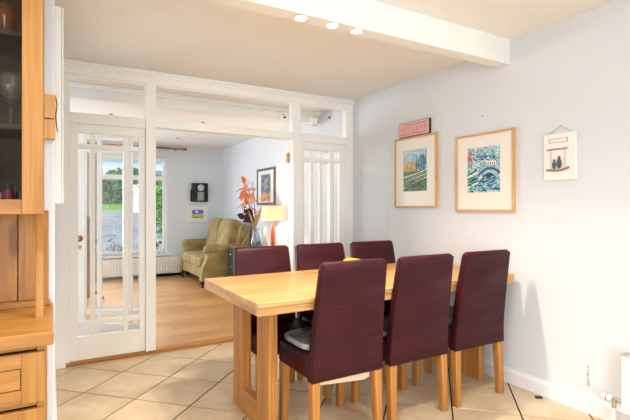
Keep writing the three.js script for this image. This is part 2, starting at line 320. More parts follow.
function knobSet(d, x) {
  for (const s of [-1, 1]) {
    mesh('escutcheon', cyl(0.026, 0.026, V(x, 0.94, s * 0.02), V(x, 0.94, s * 0.026)), M.brass, d);
    mesh('door_knob', merge([cyl(0.009, 0.009, V(x, 0.94, s * 0.02), V(x, 0.94, s * 0.05)), sph(0.027, x, 0.94, s * 0.062, 1, 1, 0.75)]), M.brass, d);
    mesh('keyhole_cover', merge([cyl(0.014, 0.014, V(x, 0.87, s * 0.02), V(x, 0.87, s * 0.025)), bx(x - 0.006, x + 0.006, 0.845, 0.87, s * 0.02 - 0.002 + (s > 0 ? 0.002 : -0.002), s * 0.02 + 0.004, 0.001)]), M.brass, d);
  }
}
function hinges(d) { for (const y of [0.25, 1.71]) mesh('hinge', merge([cyl(0.008, 0.008, V(-0.004, y - 0.05, 0.022), V(-0.004, y + 0.05, 0.022)), bx(-0.004, 0.03, y - 0.045, y + 0.045, 0.019, 0.022, 0.001)]), M.brass, d); }
{ // door leaves folded back into the living room
  const a = struct('door_3', null, null, 'open glazed door folded back behind the left panel with brass knob', 'door');
  leaf(a, 0.004, DW, 0.02, 1.87, dc, ROWS, 0.04, 0); knobSet(a, DW - 0.04); hinges(a);
  a.position.set(0.735, 0.012, ZB - 0.04); a.rotation.y = Math.PI - 30 * Math.PI / 180; 
  const b = struct('door_4', null, null, 'open glazed door folded back behind the right panel', 'door');
  leaf(b, 0.004, DW, 0.02, 1.87, dc, ROWS, 0.04, 0); hinges(b);
  b.position.set(2.05, 0.012, ZB - 0.04); b.rotation.y = 14 * Math.PI / 180;
  mesh('hinge', merge([cyl(0.008, 0.008, V(-0.03, 1.645, 0.03), V(-0.03, 1.745, 0.03)), bx(-0.032, -0.012, 1.65, 1.74, 0.0, 0.03, 0.001)]), M.brass, b);
}

// ---------------------------------------------------------------- lamps in the ceilings
function downlight(x, y, z, label, lit, group) {
  const d = thing('downlight', label, 'downlight', [x, y, z], 0, group);
  mesh('bezel', lathe([[0.027, -0.001], [0.034, -0.006], [0.039, -0.004], [0.040, 0], [0.027, 0]], 24), M.white, d);
  const lensM = lit ? std({ color: '#ffffff', emissive: new THREE.Color(1.0, 0.86, 0.66), emissiveIntensity: lit.glow }) : M.black;
  mesh('lens', sph(0.027, 0, -0.002, 0, 1, 0.25, 1, 16), lensM, d);
  if (lit) {
    const s = new THREE.SpotLight(new THREE.Color(...(lit.tint ?? [1.0, 0.86, 0.68])), lit.cd, 0, lit.angle ?? 0.95, 0.6, 2);
    s.position.set(x, y - 0.02, z); s.target.position.set(x, 0, z); s.castShadow = true; s.shadow.radius = 1.4; scene.add(s, s.target);
  }
  return d;
}
const L1 = { glow: 40, cd: 3.4, angle: 1.1 };
downlight(1.127, 2.213, -2.085, 'lit ceiling spotlight, leftmost of the three under the beam', L1);
downlight(1.320, 2.213, -2.085, 'lit ceiling spotlight, middle of the three under the beam', L1);
downlight(1.480, 2.213, -2.085, 'lit ceiling spotlight, rightmost of the three under the beam', L1);
for (const [x, z, lab] of [[-0.5, -1.0, 'kitchen ceiling spotlight above the dresser'], [0.6, -1.05, 'kitchen ceiling spotlight above the camera, left'], [1.35, -1.1, 'kitchen ceiling spotlight above the near chairs'], [-0.5, 0.5, 'kitchen ceiling spotlight behind the camera, left'], [0.6, 0.5, 'kitchen ceiling spotlight behind the camera, middle'], [1.35, 0.5, 'kitchen ceiling spotlight behind the camera, right']]) downlight(x, CN, z, lab, { glow: 20, cd: 3.8, angle: 1.2, tint: [1.0, 0.95, 0.89] });
for (const [x, lab] of [[1.0, 'ceiling spotlight just beyond the screen, left'], [2.25, 'ceiling spotlight just beyond the screen, right']]) downlight(x, CF, -4.33, lab, { glow: 20, cd: 1.0, angle: 1.2, tint: [1.0, 0.76, 0.46] });
downlight(1.661, CL, -5.694, 'unlit living room ceiling spotlight seen through the wide fanlight', null);
downlight(1.709, CL, -7.22, 'unlit living room ceiling spotlight nearest the window', null);
downlight(0.593, CL, -5.739, 'unlit living room ceiling spotlight seen through the left fanlight', null);
{ const a = thing('wall_sensor', 'small white box with a black eye on the living room beam', 'sensor', [2.28, 2.246, -4.65]);
  mesh('case', bx(-0.045, 0.045, -0.052, 0.052, 0, 0.035, 0.008), M.white, a); mesh('lens', sph(0.015, 0.004, -0.008, 0.036, 1, 1, 0.5, 12), M.black, a); mesh('lens', sph(0.008, -0.018, 0.02, 0.035, 1, 1, 0.5, 10), M.black, a);
  const b = thing('camera_bracket', 'small cream bracket with a dark pivot in the corner of the living room beam', 'bracket', [2.66, 2.225, -4.65]);
  mesh('plate', bx(0.0, 0.06, -0.045, 0.06, 0, 0.012, 0.003), M.steel, b); mesh('arm', bx(0.005, 0.03, -0.02, 0.012, 0.012, 0.07, 0.004), M.white, b); mesh('head', bx(-0.06, 0.02, -0.045, 0.035, 0.06, 0.11, 0.012), M.white, b); mesh('pivot', sph(0.014, 0.03, -0.02, 0.08, 1, 1, 1, 10), M.black, b);
  const c = mesh('cable_grommet', cyl(0.014, 0.012, V(WX, 2.245, -4.4), V(WX - 0.015, 2.245, -4.4), 14), M.black); tag(c, 'tiny black cable grommet on the wall beyond the right fanlight', 'grommet'); }

// ---------------------------------------------------------------- dining table
{ const t = thing('dining_table', 'long oak dining table on slab-sided frame legs', 'table', [1.765, 0, -2.397]);
  const hx = 0.935, hz = 0.432;
  mesh('tabletop', bx(-hx, hx, 0.743, 0.770, -hz, hz, 0.004, 'x'), M.oak, t);
  for (const s of [-1, 1]) mesh('apron', bx(-hx + 0.004, hx - 0.004, 0.706, 0.743, s > 0 ? hz - 0.032 : -hz + 0.004, s > 0 ? hz - 0.004 : -hz + 0.032, 0.003, 'x'), M.oak, t);
  for (const s of [-1, 1]) mesh('apron', bx(s > 0 ? hx - 0.032 : -hx + 0.004, s > 0 ? hx - 0.004 : -hx + 0.032, 0.706, 0.743, -hz + 0.032, hz - 0.032, 0.003, 'z'), M.oak, t);
  for (const x0 of [0.982 - 1.765, 2.598 - 1.765]) {
    const x1 = x0 + 0.053, z0 = -2.71 + 2.397, z1 = -2.175 + 2.397;
    mesh('leg', bx(x0, x1, 0, 0.743, z0, z0 + 0.168, 0.004, 'y'), M.oakLeg, t);
    mesh('leg', bx(x0, x1, 0, 0.743, z1 - 0.158, z1, 0.004, 'y'), M.oakLeg, t);
    mesh('foot_rail', bx(x0 + 0.002, x1 - 0.002, 0, 0.14, z0 + 0.168, z1 - 0.158, 0.003, 'z'), M.oakLeg, t);
    mesh('top_rail', bx(x0 + 0.002, x1 - 0.002, 0.62, 0.743, z0 + 0.168, z1 - 0.158, 0.003, 'z'), M.oakLeg, t);
  } }
{ const b = thing('banana_bunch', 'yellow bananas lying on the dining table behind the chair backs', 'fruit', [1.83, 0.772, -2.62]);
  for (let k = 0; k < 3; k++) {
    const pts = [], a0 = -0.9, n = 12; for (let i = 0; i <= n; i++) { const a = a0 + i / n * 1.9; pts.push(V(Math.sin(a) * 0.1, 0.10 * Math.cos(a) - 0.038, (k - 1) * 0.035 * Math.cos(a * 0.8))); }
    const c = new THREE.CatmullRomCurve3(pts), g = new THREE.TubeGeometry(c, 20, 0.018, 10), p = g.attributes.position;
    for (let i = 0; i <= 20; i++) { const ctr = c.getPointAt(i / 20), s = Math.sqrt(Math.max(0.06, 1 - Math.pow(Math.abs(i / 10 - 1), 4))); for (let j = 0; j <= 10; j++) { const q = i * 11 + j; p.setXYZ(q, ctr.x + (p.getX(q) - ctr.x) * s, ctr.y + (p.getY(q) - ctr.y) * s, ctr.z + (p.getZ(q) - ctr.z) * s); } }
    g.computeVertexNormals(); g.translate(0, 0.01, 0); mesh('banana', g, M.banana ?? (M.banana = std({ color: '#e2b21c', roughness: 0.5 })), b);
  }
  mesh('stalk', cyl(0.01, 0.007, V(-0.075, 0.03, 0), V(-0.095, 0.012, 0), 10), M.darkTop, b); }

// ---------------------------------------------------------------- dining chairs (front = +z, base at the floor)
function makeChair(name, label) {
  const c = thing(name, label, 'chair', [0, 0, 0], 0, 'dining chairs around the oak table');
  const zc = y => -0.213 - 0.075 * Math.pow(Math.max(0, (y - 0.40) / 0.55), 1.25), w = y => 0.450 - 0.050 * (y - 0.338) / 0.612, d = y => 0.062 - 0.012 * (y - 0.338) / 0.612;
  const secs = [];
  const ys = [0.338, 0.341, 0.348, 0.40, 0.445, 0.49, 0.528, 0.532, 0.5345, 0.537, 0.541, 0.60, 0.66, 0.718, 0.722, 0.7245, 0.727, 0.731, 0.79, 0.85, 0.90, 0.930, 0.942, 0.948, 0.950];
  for (const y of ys) {
    let k = 0; if (y === 0.338) k = 0.010; if (y === 0.341) k = 0.003; if (y === 0.930) k = 0.001; if (y === 0.942) k = 0.006; if (y === 0.948) k = 0.013; if (y === 0.950) k = 0.022;
    if (Math.abs(y - 0.5345) < 1e-6 || Math.abs(y - 0.7245) < 1e-6) k = 0.0022;
    secs.push({ y, z: zc(y), w: w(y) - 2 * k, d: d(y) - (k > 0.0022 ? 2 * Math.min(k, 0.02) : 2 * k), r: 0.016 });
  }
  mesh('backrest', loft(secs), M.leather, c);
  for (const s of [-1, 1]) mesh('piping', tube([0.34, 0.45, 0.6, 0.75, 0.9, 0.935].map(y => V(s * (w(y) / 2 - 0.005), y, zc(y) - d(y) / 2 + 0.004)), 0.0035, 24, 6), M.leather, c);
  const f = [];
  for (const [y, k] of [[0.345, 0.008], [0.35, 0.002], [0.36, 0], [0.43, 0], [0.45, 0.003], [0.458, 0.010], [0.461, 0.02]]) f.push({ y, z: -0.008, w: 0.437 - 2 * k, d: 0.355 - 2 * k, r: 0.03 });
  mesh('seat', loft(f), M.leather, c);
  mesh('lining', bx(-0.19, 0.19, 0.330, 0.346, -0.17, 0.15, 0.005), M.lining, c);
  const lp = (x, zt, zb, y1) => { const s = Math.sign(x); return loft([{ y: 0, x: x + s * 0.004, z: zb, w: 0.036, d: 0.036, r: 0.003 }, { y: 0.004, x: x + s * 0.004, z: zb, w: 0.039, d: 0.039, r: 0.003 }, { y: y1, x, z: zt, w: 0.048, d: 0.048, r: 0.003 }], 2); };
  for (const s of [-1, 1]) { mesh('leg', uvm(lp(s * 0.195, -0.213, -0.228, 0.345), 'y'), M.oakLeg, c); mesh('leg', uvm(lp(s * 0.19, 0.13, 0.135, 0.345), 'y'), M.oakLeg, c); }
  return c;
}
const chair0 = makeChair('dining_chair', 'burgundy leather dining chair on the near side, at the open end of the table');
chair0.position.set(1.338, 0, -2.19); chair0.rotation.y = Math.PI;
dup(chair0, [1.835, 0, -2.19], Math.PI, 'burgundy leather dining chair on the near side, middle of its row');
dup(chair0, [2.345, 0, -2.19], Math.PI, 'burgundy leather dining chair on the near side, closest to the right wall');
dup(chair0, [1.255, 0, -2.606], 0.0, 'burgundy leather dining chair on the far side, in front of the black sideboard');
dup(chair0, [1.722, 0, -2.606], 0.0, 'burgundy leather dining chair on the far side, middle of its row');
dup(chair0, [2.205, 0, -2.606], 0.0, 'burgundy leather dining chair on the far side, closest to the right wall');
// its sagging underside lining
mesh('loose_lining', (() => { const s = new THREE.Shape(); s.moveTo(-0.17, 0); s.lineTo(0.17, 0); s.lineTo(0.168, -0.035); s.quadraticCurveTo(0.05, -0.045, -0.13, -0.058); s.lineTo(-0.165, -0.048); s.closePath(); const g = new THREE.ExtrudeGeometry(s, { depth: 0.004, bevelEnabled: false }); g.rotateX(0.12); g.translate(0, 0.343, -0.19); return g; })(), M.lining, chair0);
{ const g = pillow(0.40, 0.05, 0.33, 0, 0.486, 0.01, 0.4);
  for (const [x, z, lab] of [[1.338, -2.19, 'grey patterned seat cushion on the near chair at the open table end'], [1.835, -2.19, 'grey patterned seat cushion on the near middle chair'], [2.335, -2.19, 'grey patterned seat cushion on the near chair by the right wall']]) {
    const o = mesh('seat_cushion', g, M.cushion); o.position.set(x, 0, z); o.rotation.y = z > -2.4 ? Math.PI : 0; tag(o, lab, 'cushion', 'seat cushions'); } }

// ---------------------------------------------------------------- pictures on the right wall
function brush(c, w, h, n, pal, x0, x1, y0, y1, l0, l1, lw, ang = 0, jit = 0.4) {
  for (let i = 0; i < n; i++) { c.strokeStyle = pal[Math.floor(rnd() * pal.length)]; c.lineWidth = lw * rr(0.6, 1.4); c.lineCap = 'round'; const x = rr(x0, x1) * w, y = rr(y0, y1) * h, a = ang + rr(-jit, jit), l = rr(l0, l1) * w; c.beginPath(); c.moveTo(x, y); c.lineTo(x + l * Math.cos(a), y + l * Math.sin(a)); c.stroke(); }
}
const artFields = canvas(256, 340, (c, w, h) => {
  c.fillStyle = '#a9c4d8'; c.fillRect(0, 0, w, h);
  brush(c, w, h, 120, ['#b9d0e0', '#93b7d0', '#d5e2e6', '#87a9c8'], 0, 1, 0, 0.28, 0.05, 0.2, 7);
  c.fillStyle = '#c2a45c'; c.fillRect(0, h * 0.28, w * 0.62, h * 0.26);
  brush(c, w, h, 90, ['#d8a848', '#b4803c', '#8aa05a', '#e0c06c'], 0, 0.6, 0.28, 0.52, 0.03, 0.1, 8, 1.57, 0.3);
  brush(c, w, h, 90, ['#3f7a8a', '#2c5c74', '#5f98a0', '#38664e', '#22485a'], 0.55, 0.98, 0.14, 0.46, 0.04, 0.16, 8, 1.57, 0.15);
  c.fillStyle = '#3f6a34'; c.fillRect(0, h * 0.52, w, h * 0.48);
  for (let i = 0; i < 9; i++) { c.strokeStyle = ['#dfe3b0', '#2c4a2c', '#7fa652', '#1e3424'][i % 4]; c.lineWidth = 9; c.beginPath(); c.moveTo(-10, h * (0.66 + i * 0.035)); c.quadraticCurveTo(w * 0.45, h * (0.62 + i * 0.02), w + 10, h * (0.50 + i * 0.022)); c.stroke(); }
  brush(c, w, h, 240, ['#142419', '#24422a', '#3c6434', '#101c16', '#5f8a44'], 0, 1, 0.70, 1, 0.02, 0.07, 6, 0, 1.5);
});
const artCanal = canvas(288, 340, (c, w, h) => {
  c.fillStyle = '#a9ccd4'; c.fillRect(0, 0, w, h);
  brush(c, w, h, 260, ['#cfe4e6', '#84bcc8', '#58a2b6', '#e6efe8', '#7fb89a', '#3c7890'], 0, 1, 0, 1, 0.03, 0.12, 7, 0.3, 1.2);
  brush(c, w, h, 90, ['#3d7f9a', '#59a9b8', '#2f5a86', '#7a9a9c', '#c9584e'], 0, 0.98, 0.05, 0.42, 0.01, 0.05, 5, 1.57, 0.3);
  brush(c, w, h, 30, ['#d23c3c', '#e06a54'], 0.0, 0.14, 0.10, 0.34, 0.01, 0.04, 7, 0, 1.5);
  brush(c, w, h, 26, ['#2b4a92', '#3c66b0', '#23386e'], 0.2, 0.85, 0.2, 0.28, 0.03, 0.09, 6, 0, 0.2);
  c.fillStyle = '#f4f2e6'; c.fillRect(w * 0.58, h * 0.32, w * 0.3, h * 0.09);
  for (let i = 0; i < 5; i++) { c.fillStyle = '#4a5c66'; c.fillRect(w * (0.6 + i * 0.055), h * 0.345, w * 0.025, h * 0.055); }
  c.strokeStyle = '#1f4f9a'; c.lineWidth = 16; c.beginPath(); c.moveTo(w * 0.36, h * 0.62); c.quadraticCurveTo(w * 0.66, h * 0.36, w * 0.98, h * 0.58); c.stroke();
  c.fillStyle = '#27424c'; c.beginPath(); c.moveTo(w * 0.44, h * 0.72); c.quadraticCurveTo(w * 0.66, h * 0.44, w * 0.9, h * 0.7); c.closePath(); c.fill();
  brush(c, w, h, 130, ['#1c6ab0', '#2f8fc4', '#15406e', '#4fb0c8', '#10304e', '#a9d4dc'], 0.05, 0.98, 0.68, 0.96, 0.03, 0.12, 7, -0.1, 0.5);
  for (let i = 0; i < 6; i++) { c.strokeStyle = ['#163a5c', '#f2f2ea', '#2c7c4c', '#0f2234'][i % 4]; c.lineWidth = 10; c.beginPath(); c.moveTo(0, h * (0.60 + i * 0.06)); c.lineTo(w * 0.3, h * (0.50 + i * 0.06)); c.stroke(); }
  brush(c, w, h, 40, ['#3fa05c', '#58b86e', '#2a7a46'], 0, 0.25, 0.4, 0.98, 0.01, 0.04, 7, 0, 1.5);
});
const artVase = canvas(160, 300, (c, w, h) => {
  c.fillStyle = '#5c7396'; c.fillRect(0, 0, w, h); brush(c, w, h, 160, ['#4a6490', '#7a8fb0', '#39507a', '#8c95a0'], 0, 1, 0, 0.75, 0.05, 0.2, 9, 0, 1.5);
  brush(c, w, h, 40, ['#b09a6a', '#c9b070'], 0.35, 0.65, 0.12, 0.5, 0.05, 0.2, 9, 1.57, 0.4);
  brush(c, w, h, 120, ['#e08a2c', '#f0b040', '#c85a24', '#f4cf6a'], 0, 1, 0.68, 1, 0.04, 0.14, 9, 1.2, 0.8);
});
const artField2 = canvas(200, 150, (c, w, h) => {
  c.fillStyle = '#3c6fd8'; c.fillRect(0, 0, w, h * 0.45); c.fillStyle = '#7fd02c'; c.fillRect(0, h * 0.45, w, h * 0.55);
  brush(c, w, h, 60, ['#f2d82c', '#a0e040', '#50b030'], 0, 1, 0.5, 1, 0.03, 0.1, 9);
  c.fillStyle = '#f4f4ee'; c.beginPath(); c.ellipse(w * 0.4, h * 0.22, w * 0.18, h * 0.1, 0, 0, 7); c.fill();
  c.fillStyle = '#f09ac0'; c.beginPath(); c.ellipse(w * 0.5, h * 0.66, w * 0.24, h * 0.2, 0, 0, 7); c.fill(); c.beginPath(); c.ellipse(w * 0.7, h * 0.52, w * 0.1, h * 0.13, 0, 0, 7); c.fill();
  c.fillStyle = '#2a2a2a'; c.fillRect(w * 0.3, h * 0.78, w * 0.05, h * 0.16); c.fillRect(w * 0.6, h * 0.78, w * 0.05, h * 0.16);
});
// local frame: x along the picture's width, y up, z out of the wall; placed on a wall by turn
function picture(name, label, w, h, bar, depth, frameM, matM, art, aw, ah, ay, pos, turn, glazed = true) {
  const p = thing(name, label, 'picture', pos, turn);
  for (const s of [-1, 1]) { mesh('frame_side', bx(s > 0 ? w / 2 - bar : -w / 2, s > 0 ? w / 2 : -w / 2 + bar, -h / 2, h / 2, 0, depth, 0.002, 'y'), frameM, p); mesh('frame_side', bx(-w / 2 + bar, w / 2 - bar, s > 0 ? h / 2 - bar : -h / 2, s > 0 ? h / 2 : -h / 2 + bar, 0, depth, 0.002, 'x'), frameM, p); }
  mesh('mount', bx(-w / 2 + bar, w / 2 - bar, -h / 2 + bar, h / 2 - bar, 0.002, depth - 0.009, 0), matM, p);
  const g = new THREE.PlaneGeometry(aw, ah); g.translate(0, ay, depth - 0.0085); mesh('print', g, std({ map: art, roughness: 0.8 }), p);
  if (glazed) mesh('glass', bx(-w / 2 + bar, w / 2 - bar, -h / 2 + bar, h / 2 - bar, depth - 0.006, depth - 0.004, 0), M.picGlass, p);
  return p;
}
const RW = -Math.PI / 2;
const matCream = std({ color: '#efece4', roughness: 0.9 });
picture('framed_picture', 'oak framed landscape print with green field rows', 0.525, 0.625, 0.017, 0.022, M.frameOak, matCream, artFields, 0.295, 0.365, 0.015, [WX, 1.5265, -2.983], RW);
picture('framed_picture', 'oak framed blue canal and bridge print', 0.520, 0.582, 0.017, 0.022, M.frameOak, matCream, artCanal, 0.290, 0.335, 0.02, [WX, 1.476, -2.256], RW);
{ // pink sign propped on the frame
  const s = thing('wall_sign', 'small pink sign with rows of dark lettering above the landscape print', 'sign', [WX, 1.907, -2.990], RW);
  mesh('board', bx(-0.192, 0.192, -0.064, 0.064, 0, 0.022, 0.001), M.black, s);
  const t = canvas(512, 176, (c, w, h) => {
    c.fillStyle = '#e6aeac'; c.fillRect(0, 0, w, h); c.strokeStyle = '#b87678'; c.lineWidth = 4; c.strokeRect(3, 3, w - 6, h - 6);
    c.strokeStyle = '#94717a';
    const row = (y, hh, lw, x, end) => { c.lineWidth = lw; while (x < end) { const ww = hh * rr(0.5, 0.75), k = Math.floor(rnd() * 5); c.beginPath();
      if (k === 0) { c.ellipse(x + ww / 2, y + hh / 2, ww / 2, hh / 2, 0, 0, 7); } else { c.moveTo(x, y + hh); c.lineTo(x, y); if (k === 1) c.lineTo(x + ww, y); if (k === 2) { c.moveTo(x + ww, y); c.lineTo(x + ww, y + hh); c.moveTo(x, y + hh / 2); c.lineTo(x + ww, y + hh / 2); } if (k === 3) { c.moveTo(x, y + hh); c.lineTo(x + ww, y + hh); } if (k === 4) { c.lineTo(x + ww, y + hh * 0.25); c.lineTo(x, y + hh / 2); c.lineTo(x + ww, y + hh); } }
      c.stroke(); x += ww + hh * (rnd() < 0.18 ? 0.6 : 0.22); } };
    row(22, 22, 3.5, 110, 470); row(64, 50, 5, 24, 480); row(134, 24, 4, 30, 480);
  });
  const g = new THREE.PlaneGeometry(0.38, 0.124); g.translate(0, 0, 0.0225); mesh('print', g, std({ map: t, roughness: 0.6 }), s); }
{ // little hanging plaque with pebble figures on a driftwood swing
  const p = thing('hanging_plaque', 'small white plaque with two pebble figures on a driftwood swing', 'plaque', [WX, 1.536, -1.677], RW);
  mesh('panel', bx(-0.103, 0.103, -0.146, 0.146, 0, 0.018, 0.003), M.white, p);
  mesh('string', merge([tube([V(-0.08, 0.146, 0.01), V(-0.03, 0.173, 0.006), V(0, 0.194, 0.004)], 0.0014, 8, 5), tube([V(0.08, 0.146, 0.01), V(0.03, 0.173, 0.006), V(0, 0.194, 0.004)], 0.0014, 8, 5)]), M.steel, p);
  mesh('nail', sph(0.004, 0, 0.195, 0.004, 1, 1, 1, 8), M.steel, p);
  const cop = std({ color: '#b9713c', roughness: 0.5 });
  mesh('name_frame', merge([bx(-0.066, 0.054, 0.112, 0.115, 0.018, 0.020, 0), bx(-0.066, 0.054, 0.089, 0.092, 0.018, 0.020, 0), bx(-0.066, -0.063, 0.089, 0.115, 0.018, 0.020, 0), bx(0.051, 0.054, 0.089, 0.115, 0.018, 0.020, 0)]), cop, p);
  const drift = std({ color: '#a07a56', roughness: 0.8 });
  mesh('twig', tube([V(-0.078, 0.045, 0.022), V(-0.03, 0.049, 0.024), V(0.02, 0.047, 0.023), V(0.055, 0.051, 0.022)], 0.0042, 12, 8), drift, p);
  for (const x of [-0.052, 0.04]) mesh('cord', cyl(0.001, 0.001, V(x, 0.048, 0.022), V(x, -0.075, 0.022), 6), cop, p);
  mesh('driftwood', tube([V(-0.078, -0.080, 0.024), V(-0.035, -0.085, 0.026), V(0.02, -0.084, 0.026), V(0.066, -0.070, 0.024)], 0.0065, 16, 8), drift, p);
  const peb = std({ color: '#4c5960', roughness: 0.7 });
  for (const [x, y, a, b] of [[-0.03, -0.052, 0.013, 0.024], [0.003, -0.044, 0.016, 0.032]]) { mesh('pebble_body', sph(1, x, y, 0.024, a, b, 0.006, 14), peb, p); mesh('pebble_head', sph(1, x, y + b + 0.006, 0.024, a * 0.55, a * 0.6, 0.005, 12), peb, p); } }
tag(mesh('wall_nail', cyl(0.004, 0.004, V(WX, 1.894, -2.269), V(WX - 0.012, 1.894, -2.269), 8), M.steel), 'bare nail in the wall above the canal print', 'nail');
// scuff on the wall
{ const t = canvas(32, 128, (c, w, h) => { c.clearRect(0, 0, w, h); for (let i = 0; i < 90; i++) { c.fillStyle = 'rgba(150,128,118,' + rr(0.05, 0.2) + ')'; c.fillRect(w * rr(0.3, 0.62), h * rr(0.05, 0.92), rr(2, 6), rr(3, 12)); } });
  const g = new THREE.PlaneGeometry(0.045, 0.14); const o = mesh('scuff_mark', g, std({ map: t, transparent: true, roughness: 0.9, polygonOffset: true, polygonOffsetFactor: -1 })); o.position.set(WX - 0.0012, 0.225, -1.511); o.rotation.y = RW; tag(o, 'brownish scuff mark low on the right wall', 'scuff'); }

// radiator at the right edge
{ const r = thing('radiator', 'white panel radiator at the right edge of the kitchen', 'radiator', [WX - 0.004, 0, -0.72], RW);
  mesh('panel', bx(-0.56, 0.56, 0.115, 0.425, 0.06, 0.105, 0.008), M.radiator, r);
  for (let i = 0; i < 20; i++) mesh('rib', bx(-0.53 + i * 0.055, -0.505 + i * 0.055, 0.15, 0.39, 0.10, 0.111, 0.005), M.radiator, r);
  mesh('top_grille', bx(-0.562, 0.562, 0.424, 0.430, 0.035, 0.107, 0.002), M.steel, r);
  for (const x of [-0.45, 0.45]) mesh('wall_bracket', bx(x - 0.02, x + 0.02, 0.15, 0.4, 0, 0.06, 0.002), M.steel, r);
  mesh('valve_body', merge([cyl(0.012, 0.012, V(-0.56, 0.165, 0.082), V(-0.605, 0.165, 0.082), 16), cyl(0.015, 0.015, V(-0.585, 0.165, 0.082), V(-0.60, 0.165, 0.082), 6), cyl(0.012, 0.012, V(-0.605, 0.165, 0.082), V(-0.605, 0.12, 0.082), 16), sph(0.014, -0.605, 0.165, 0.082, 1, 1, 1, 12)]), M.chrome, r);
  mesh('pipe', cyl(0.0075, 0.0075, V(-0.605, 0, 0.082), V(-0.605, 0.12, 0.082), 12), M.radiator, r);
  const head = mesh('thermostat_head', (() => { const g = lathe([[0, 0], [0.017, 0], [0.018, 0.01], [0.0175, 0.045], [0.014, 0.056], [0.006, 0.058], [0.005, 0.066], [0, 0.067]], 20); g.rotateZ(Math.PI / 2); g.translate(-0.615, 0.165, 0.082); return g; })(), M.white, r);
  const band = lathe([[0.0178, 0.022], [0.0186, 0.023], [0.0186, 0.027], [0.0178, 0.028]], 20); band.rotateZ(Math.PI / 2); band.translate(-0.615, 0.165, 0.082); mesh('marker_ring', band, std({ color: '#b4532e', roughness: 0.5 }), head); }

// ---------------------------------------------------------------- pine dresser at the left
{ const d = thing('dresser', 'golden pine kitchen dresser with glazed upper cupboard', 'dresser', [-0.55, 0, -1.955]);
  const L = -0.55, R = 0.555;                                  // local ends, front = +z
  const F = (n, a, b, c, e, f, g2, gr = 'x', m = M.pine, p = d, r = 0.003) => mesh(n, bx(a, b, c, e, f, g2, r, gr), m, p);
  F('worktop', L, R, 0.827, 0.867, 0, 0.455, 'x', M.pine, d, 0.006);
  F('upstand', L, 0.545, 0.867, 0.885, 0.015, 0.06, 'x');
  F('side_panel', 0.512, 0.535, 0.0, 0.827, 0.005, 0.43, 'y'); F('side_panel', L + 0.02, L + 0.043, 0.0, 0.827, 0.005, 0.43, 'y');
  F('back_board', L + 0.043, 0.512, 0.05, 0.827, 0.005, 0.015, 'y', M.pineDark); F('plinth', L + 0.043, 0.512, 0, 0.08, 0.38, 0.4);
  F('face_rail', L + 0.043, 0.512, 0.815, 0.827, 0.40, 0.43); F('face_rail', L + 0.043, 0.512, 0.654, 0.664, 0.40, 0.43); F('bottom_board', L + 0.043, 0.512, 0.08, 0.1, 0.015, 0.42);
  for (const [y0, y1] of [[0.669, 0.811], [0.100, 0.650]]) for (const [a, b] of [[L + 0.05, -0.03], [-0.022, 0.532]]) {
    const f = F(y0 > 0.5 ? 'drawer' : 'door', a, b, y0, y1, 0.425, 0.438, y0 > 0.5 ? 'x' : 'y');
    const m = y0 > 0.5 ? 0.040 : 0.045, e = 0.003;
    const q = (n, x0, x1, c, g2, z1) => mesh(n, bx(x0, x1, c, g2, 0.436, z1, 0.0015, x1 - x0 > g2 - c ? 'x' : 'y'), M.pine, f);
    q('rim', a, a + m * 1.4, y0, y1, 0.446); q('rim', b - m * 1.4, b, y0, y1, 0.446); q('rim', a + m * 1.4, b - m * 1.4, y0, y0 + m, 0.446); q('rim', a + m * 1.4, b - m * 1.4, y1 - m, y1, 0.446);
    q('raised_panel', a + m * 1.4 + e, b - m * 1.4 - e, y0 + m + e, y1 - m - e, 0.4455);
    const k = sph(0.017, (a + b) / 2, y0 > 0.5 ? (y0 + y1) / 2 : y1 - 0.09, 0.462, 1, 1, 0.8, 14); mesh('knob', k, M.pine, f);
  }
  // open recess between worktop and upper cupboard
  for (let i = 0; i < 11; i++) F('back_plank', L + 0.02 + i * 0.0975, L + 0.02 + i * 0.0975 + 0.0945, 0.885, 1.21, 0.004, 0.016, 'y', M.pineBack);
  for (const x of [0.505, L + 0.02]) { const s = new THREE.Shape(); s.moveTo(0.19, 0.867); s.lineTo(0.25, 0.867); s.quadraticCurveTo(0.225, 0.96, 0.235, 1.08); s.quadraticCurveTo(0.25, 1.16, 0.28, 1.20); s.lineTo(0.19, 1.20); s.closePath(); const g = new THREE.ExtrudeGeometry(s, { depth: 0.02, bevelEnabled: true, bevelSize: 0.002, bevelThickness: 0.002, bevelSegments: 1 }); g.rotateY(-Math.PI / 2); g.translate(x + 0.02, 0, 0); mesh('support_bracket', uvm(g, 'y'), M.pine, d); }
  // upper cupboard
  F('cupboard_floor', L + 0.02, 0.526, 1.198, 1.222, 0.01, 0.285); F('cupboard_top', L + 0.02, 0.526, 2.12, 2.145, 0.01, 0.31); F('cornice', L, 0.55, 2.145, 2.19, 0.0, 0.335);
  F('cupboard_side', 0.504, 0.526, 1.222, 2.12, 0.01, 0.285, 'y'); F('cupboard_side', L + 0.02, L + 0.042, 1.222, 2.12, 0.01, 0.285, 'y');
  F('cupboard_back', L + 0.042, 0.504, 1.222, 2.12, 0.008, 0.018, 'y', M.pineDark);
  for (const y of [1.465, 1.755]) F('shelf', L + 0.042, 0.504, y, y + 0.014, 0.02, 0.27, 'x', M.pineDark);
  for (const [a, b] of [[L + 0.02, -0.014], [-0.01, 0.526]]) {
    const dr = F('glazed_door', a, a + 0.056, 1.20, 2.118, 0.287, 0.307, 'y');
    for (const [x0, x1, y0, y1] of [[b - 0.056, b, 1.20, 2.118], [a + 0.056, b - 0.056, 1.20, 1.246], [a + 0.056, b - 0.056, 2.06, 2.118]]) mesh('door_rail', bx(x0, x1, y0, y1, 0.287, 0.307, 0.003, x1 - x0 > y1 - y0 ? 'x' : 'y'), M.pine, dr);
    mesh('pane', bx(a + 0.056, b - 0.056, 1.246, 2.06, 0.295, 0.299, 0), M.thinGlass, dr);
  } }
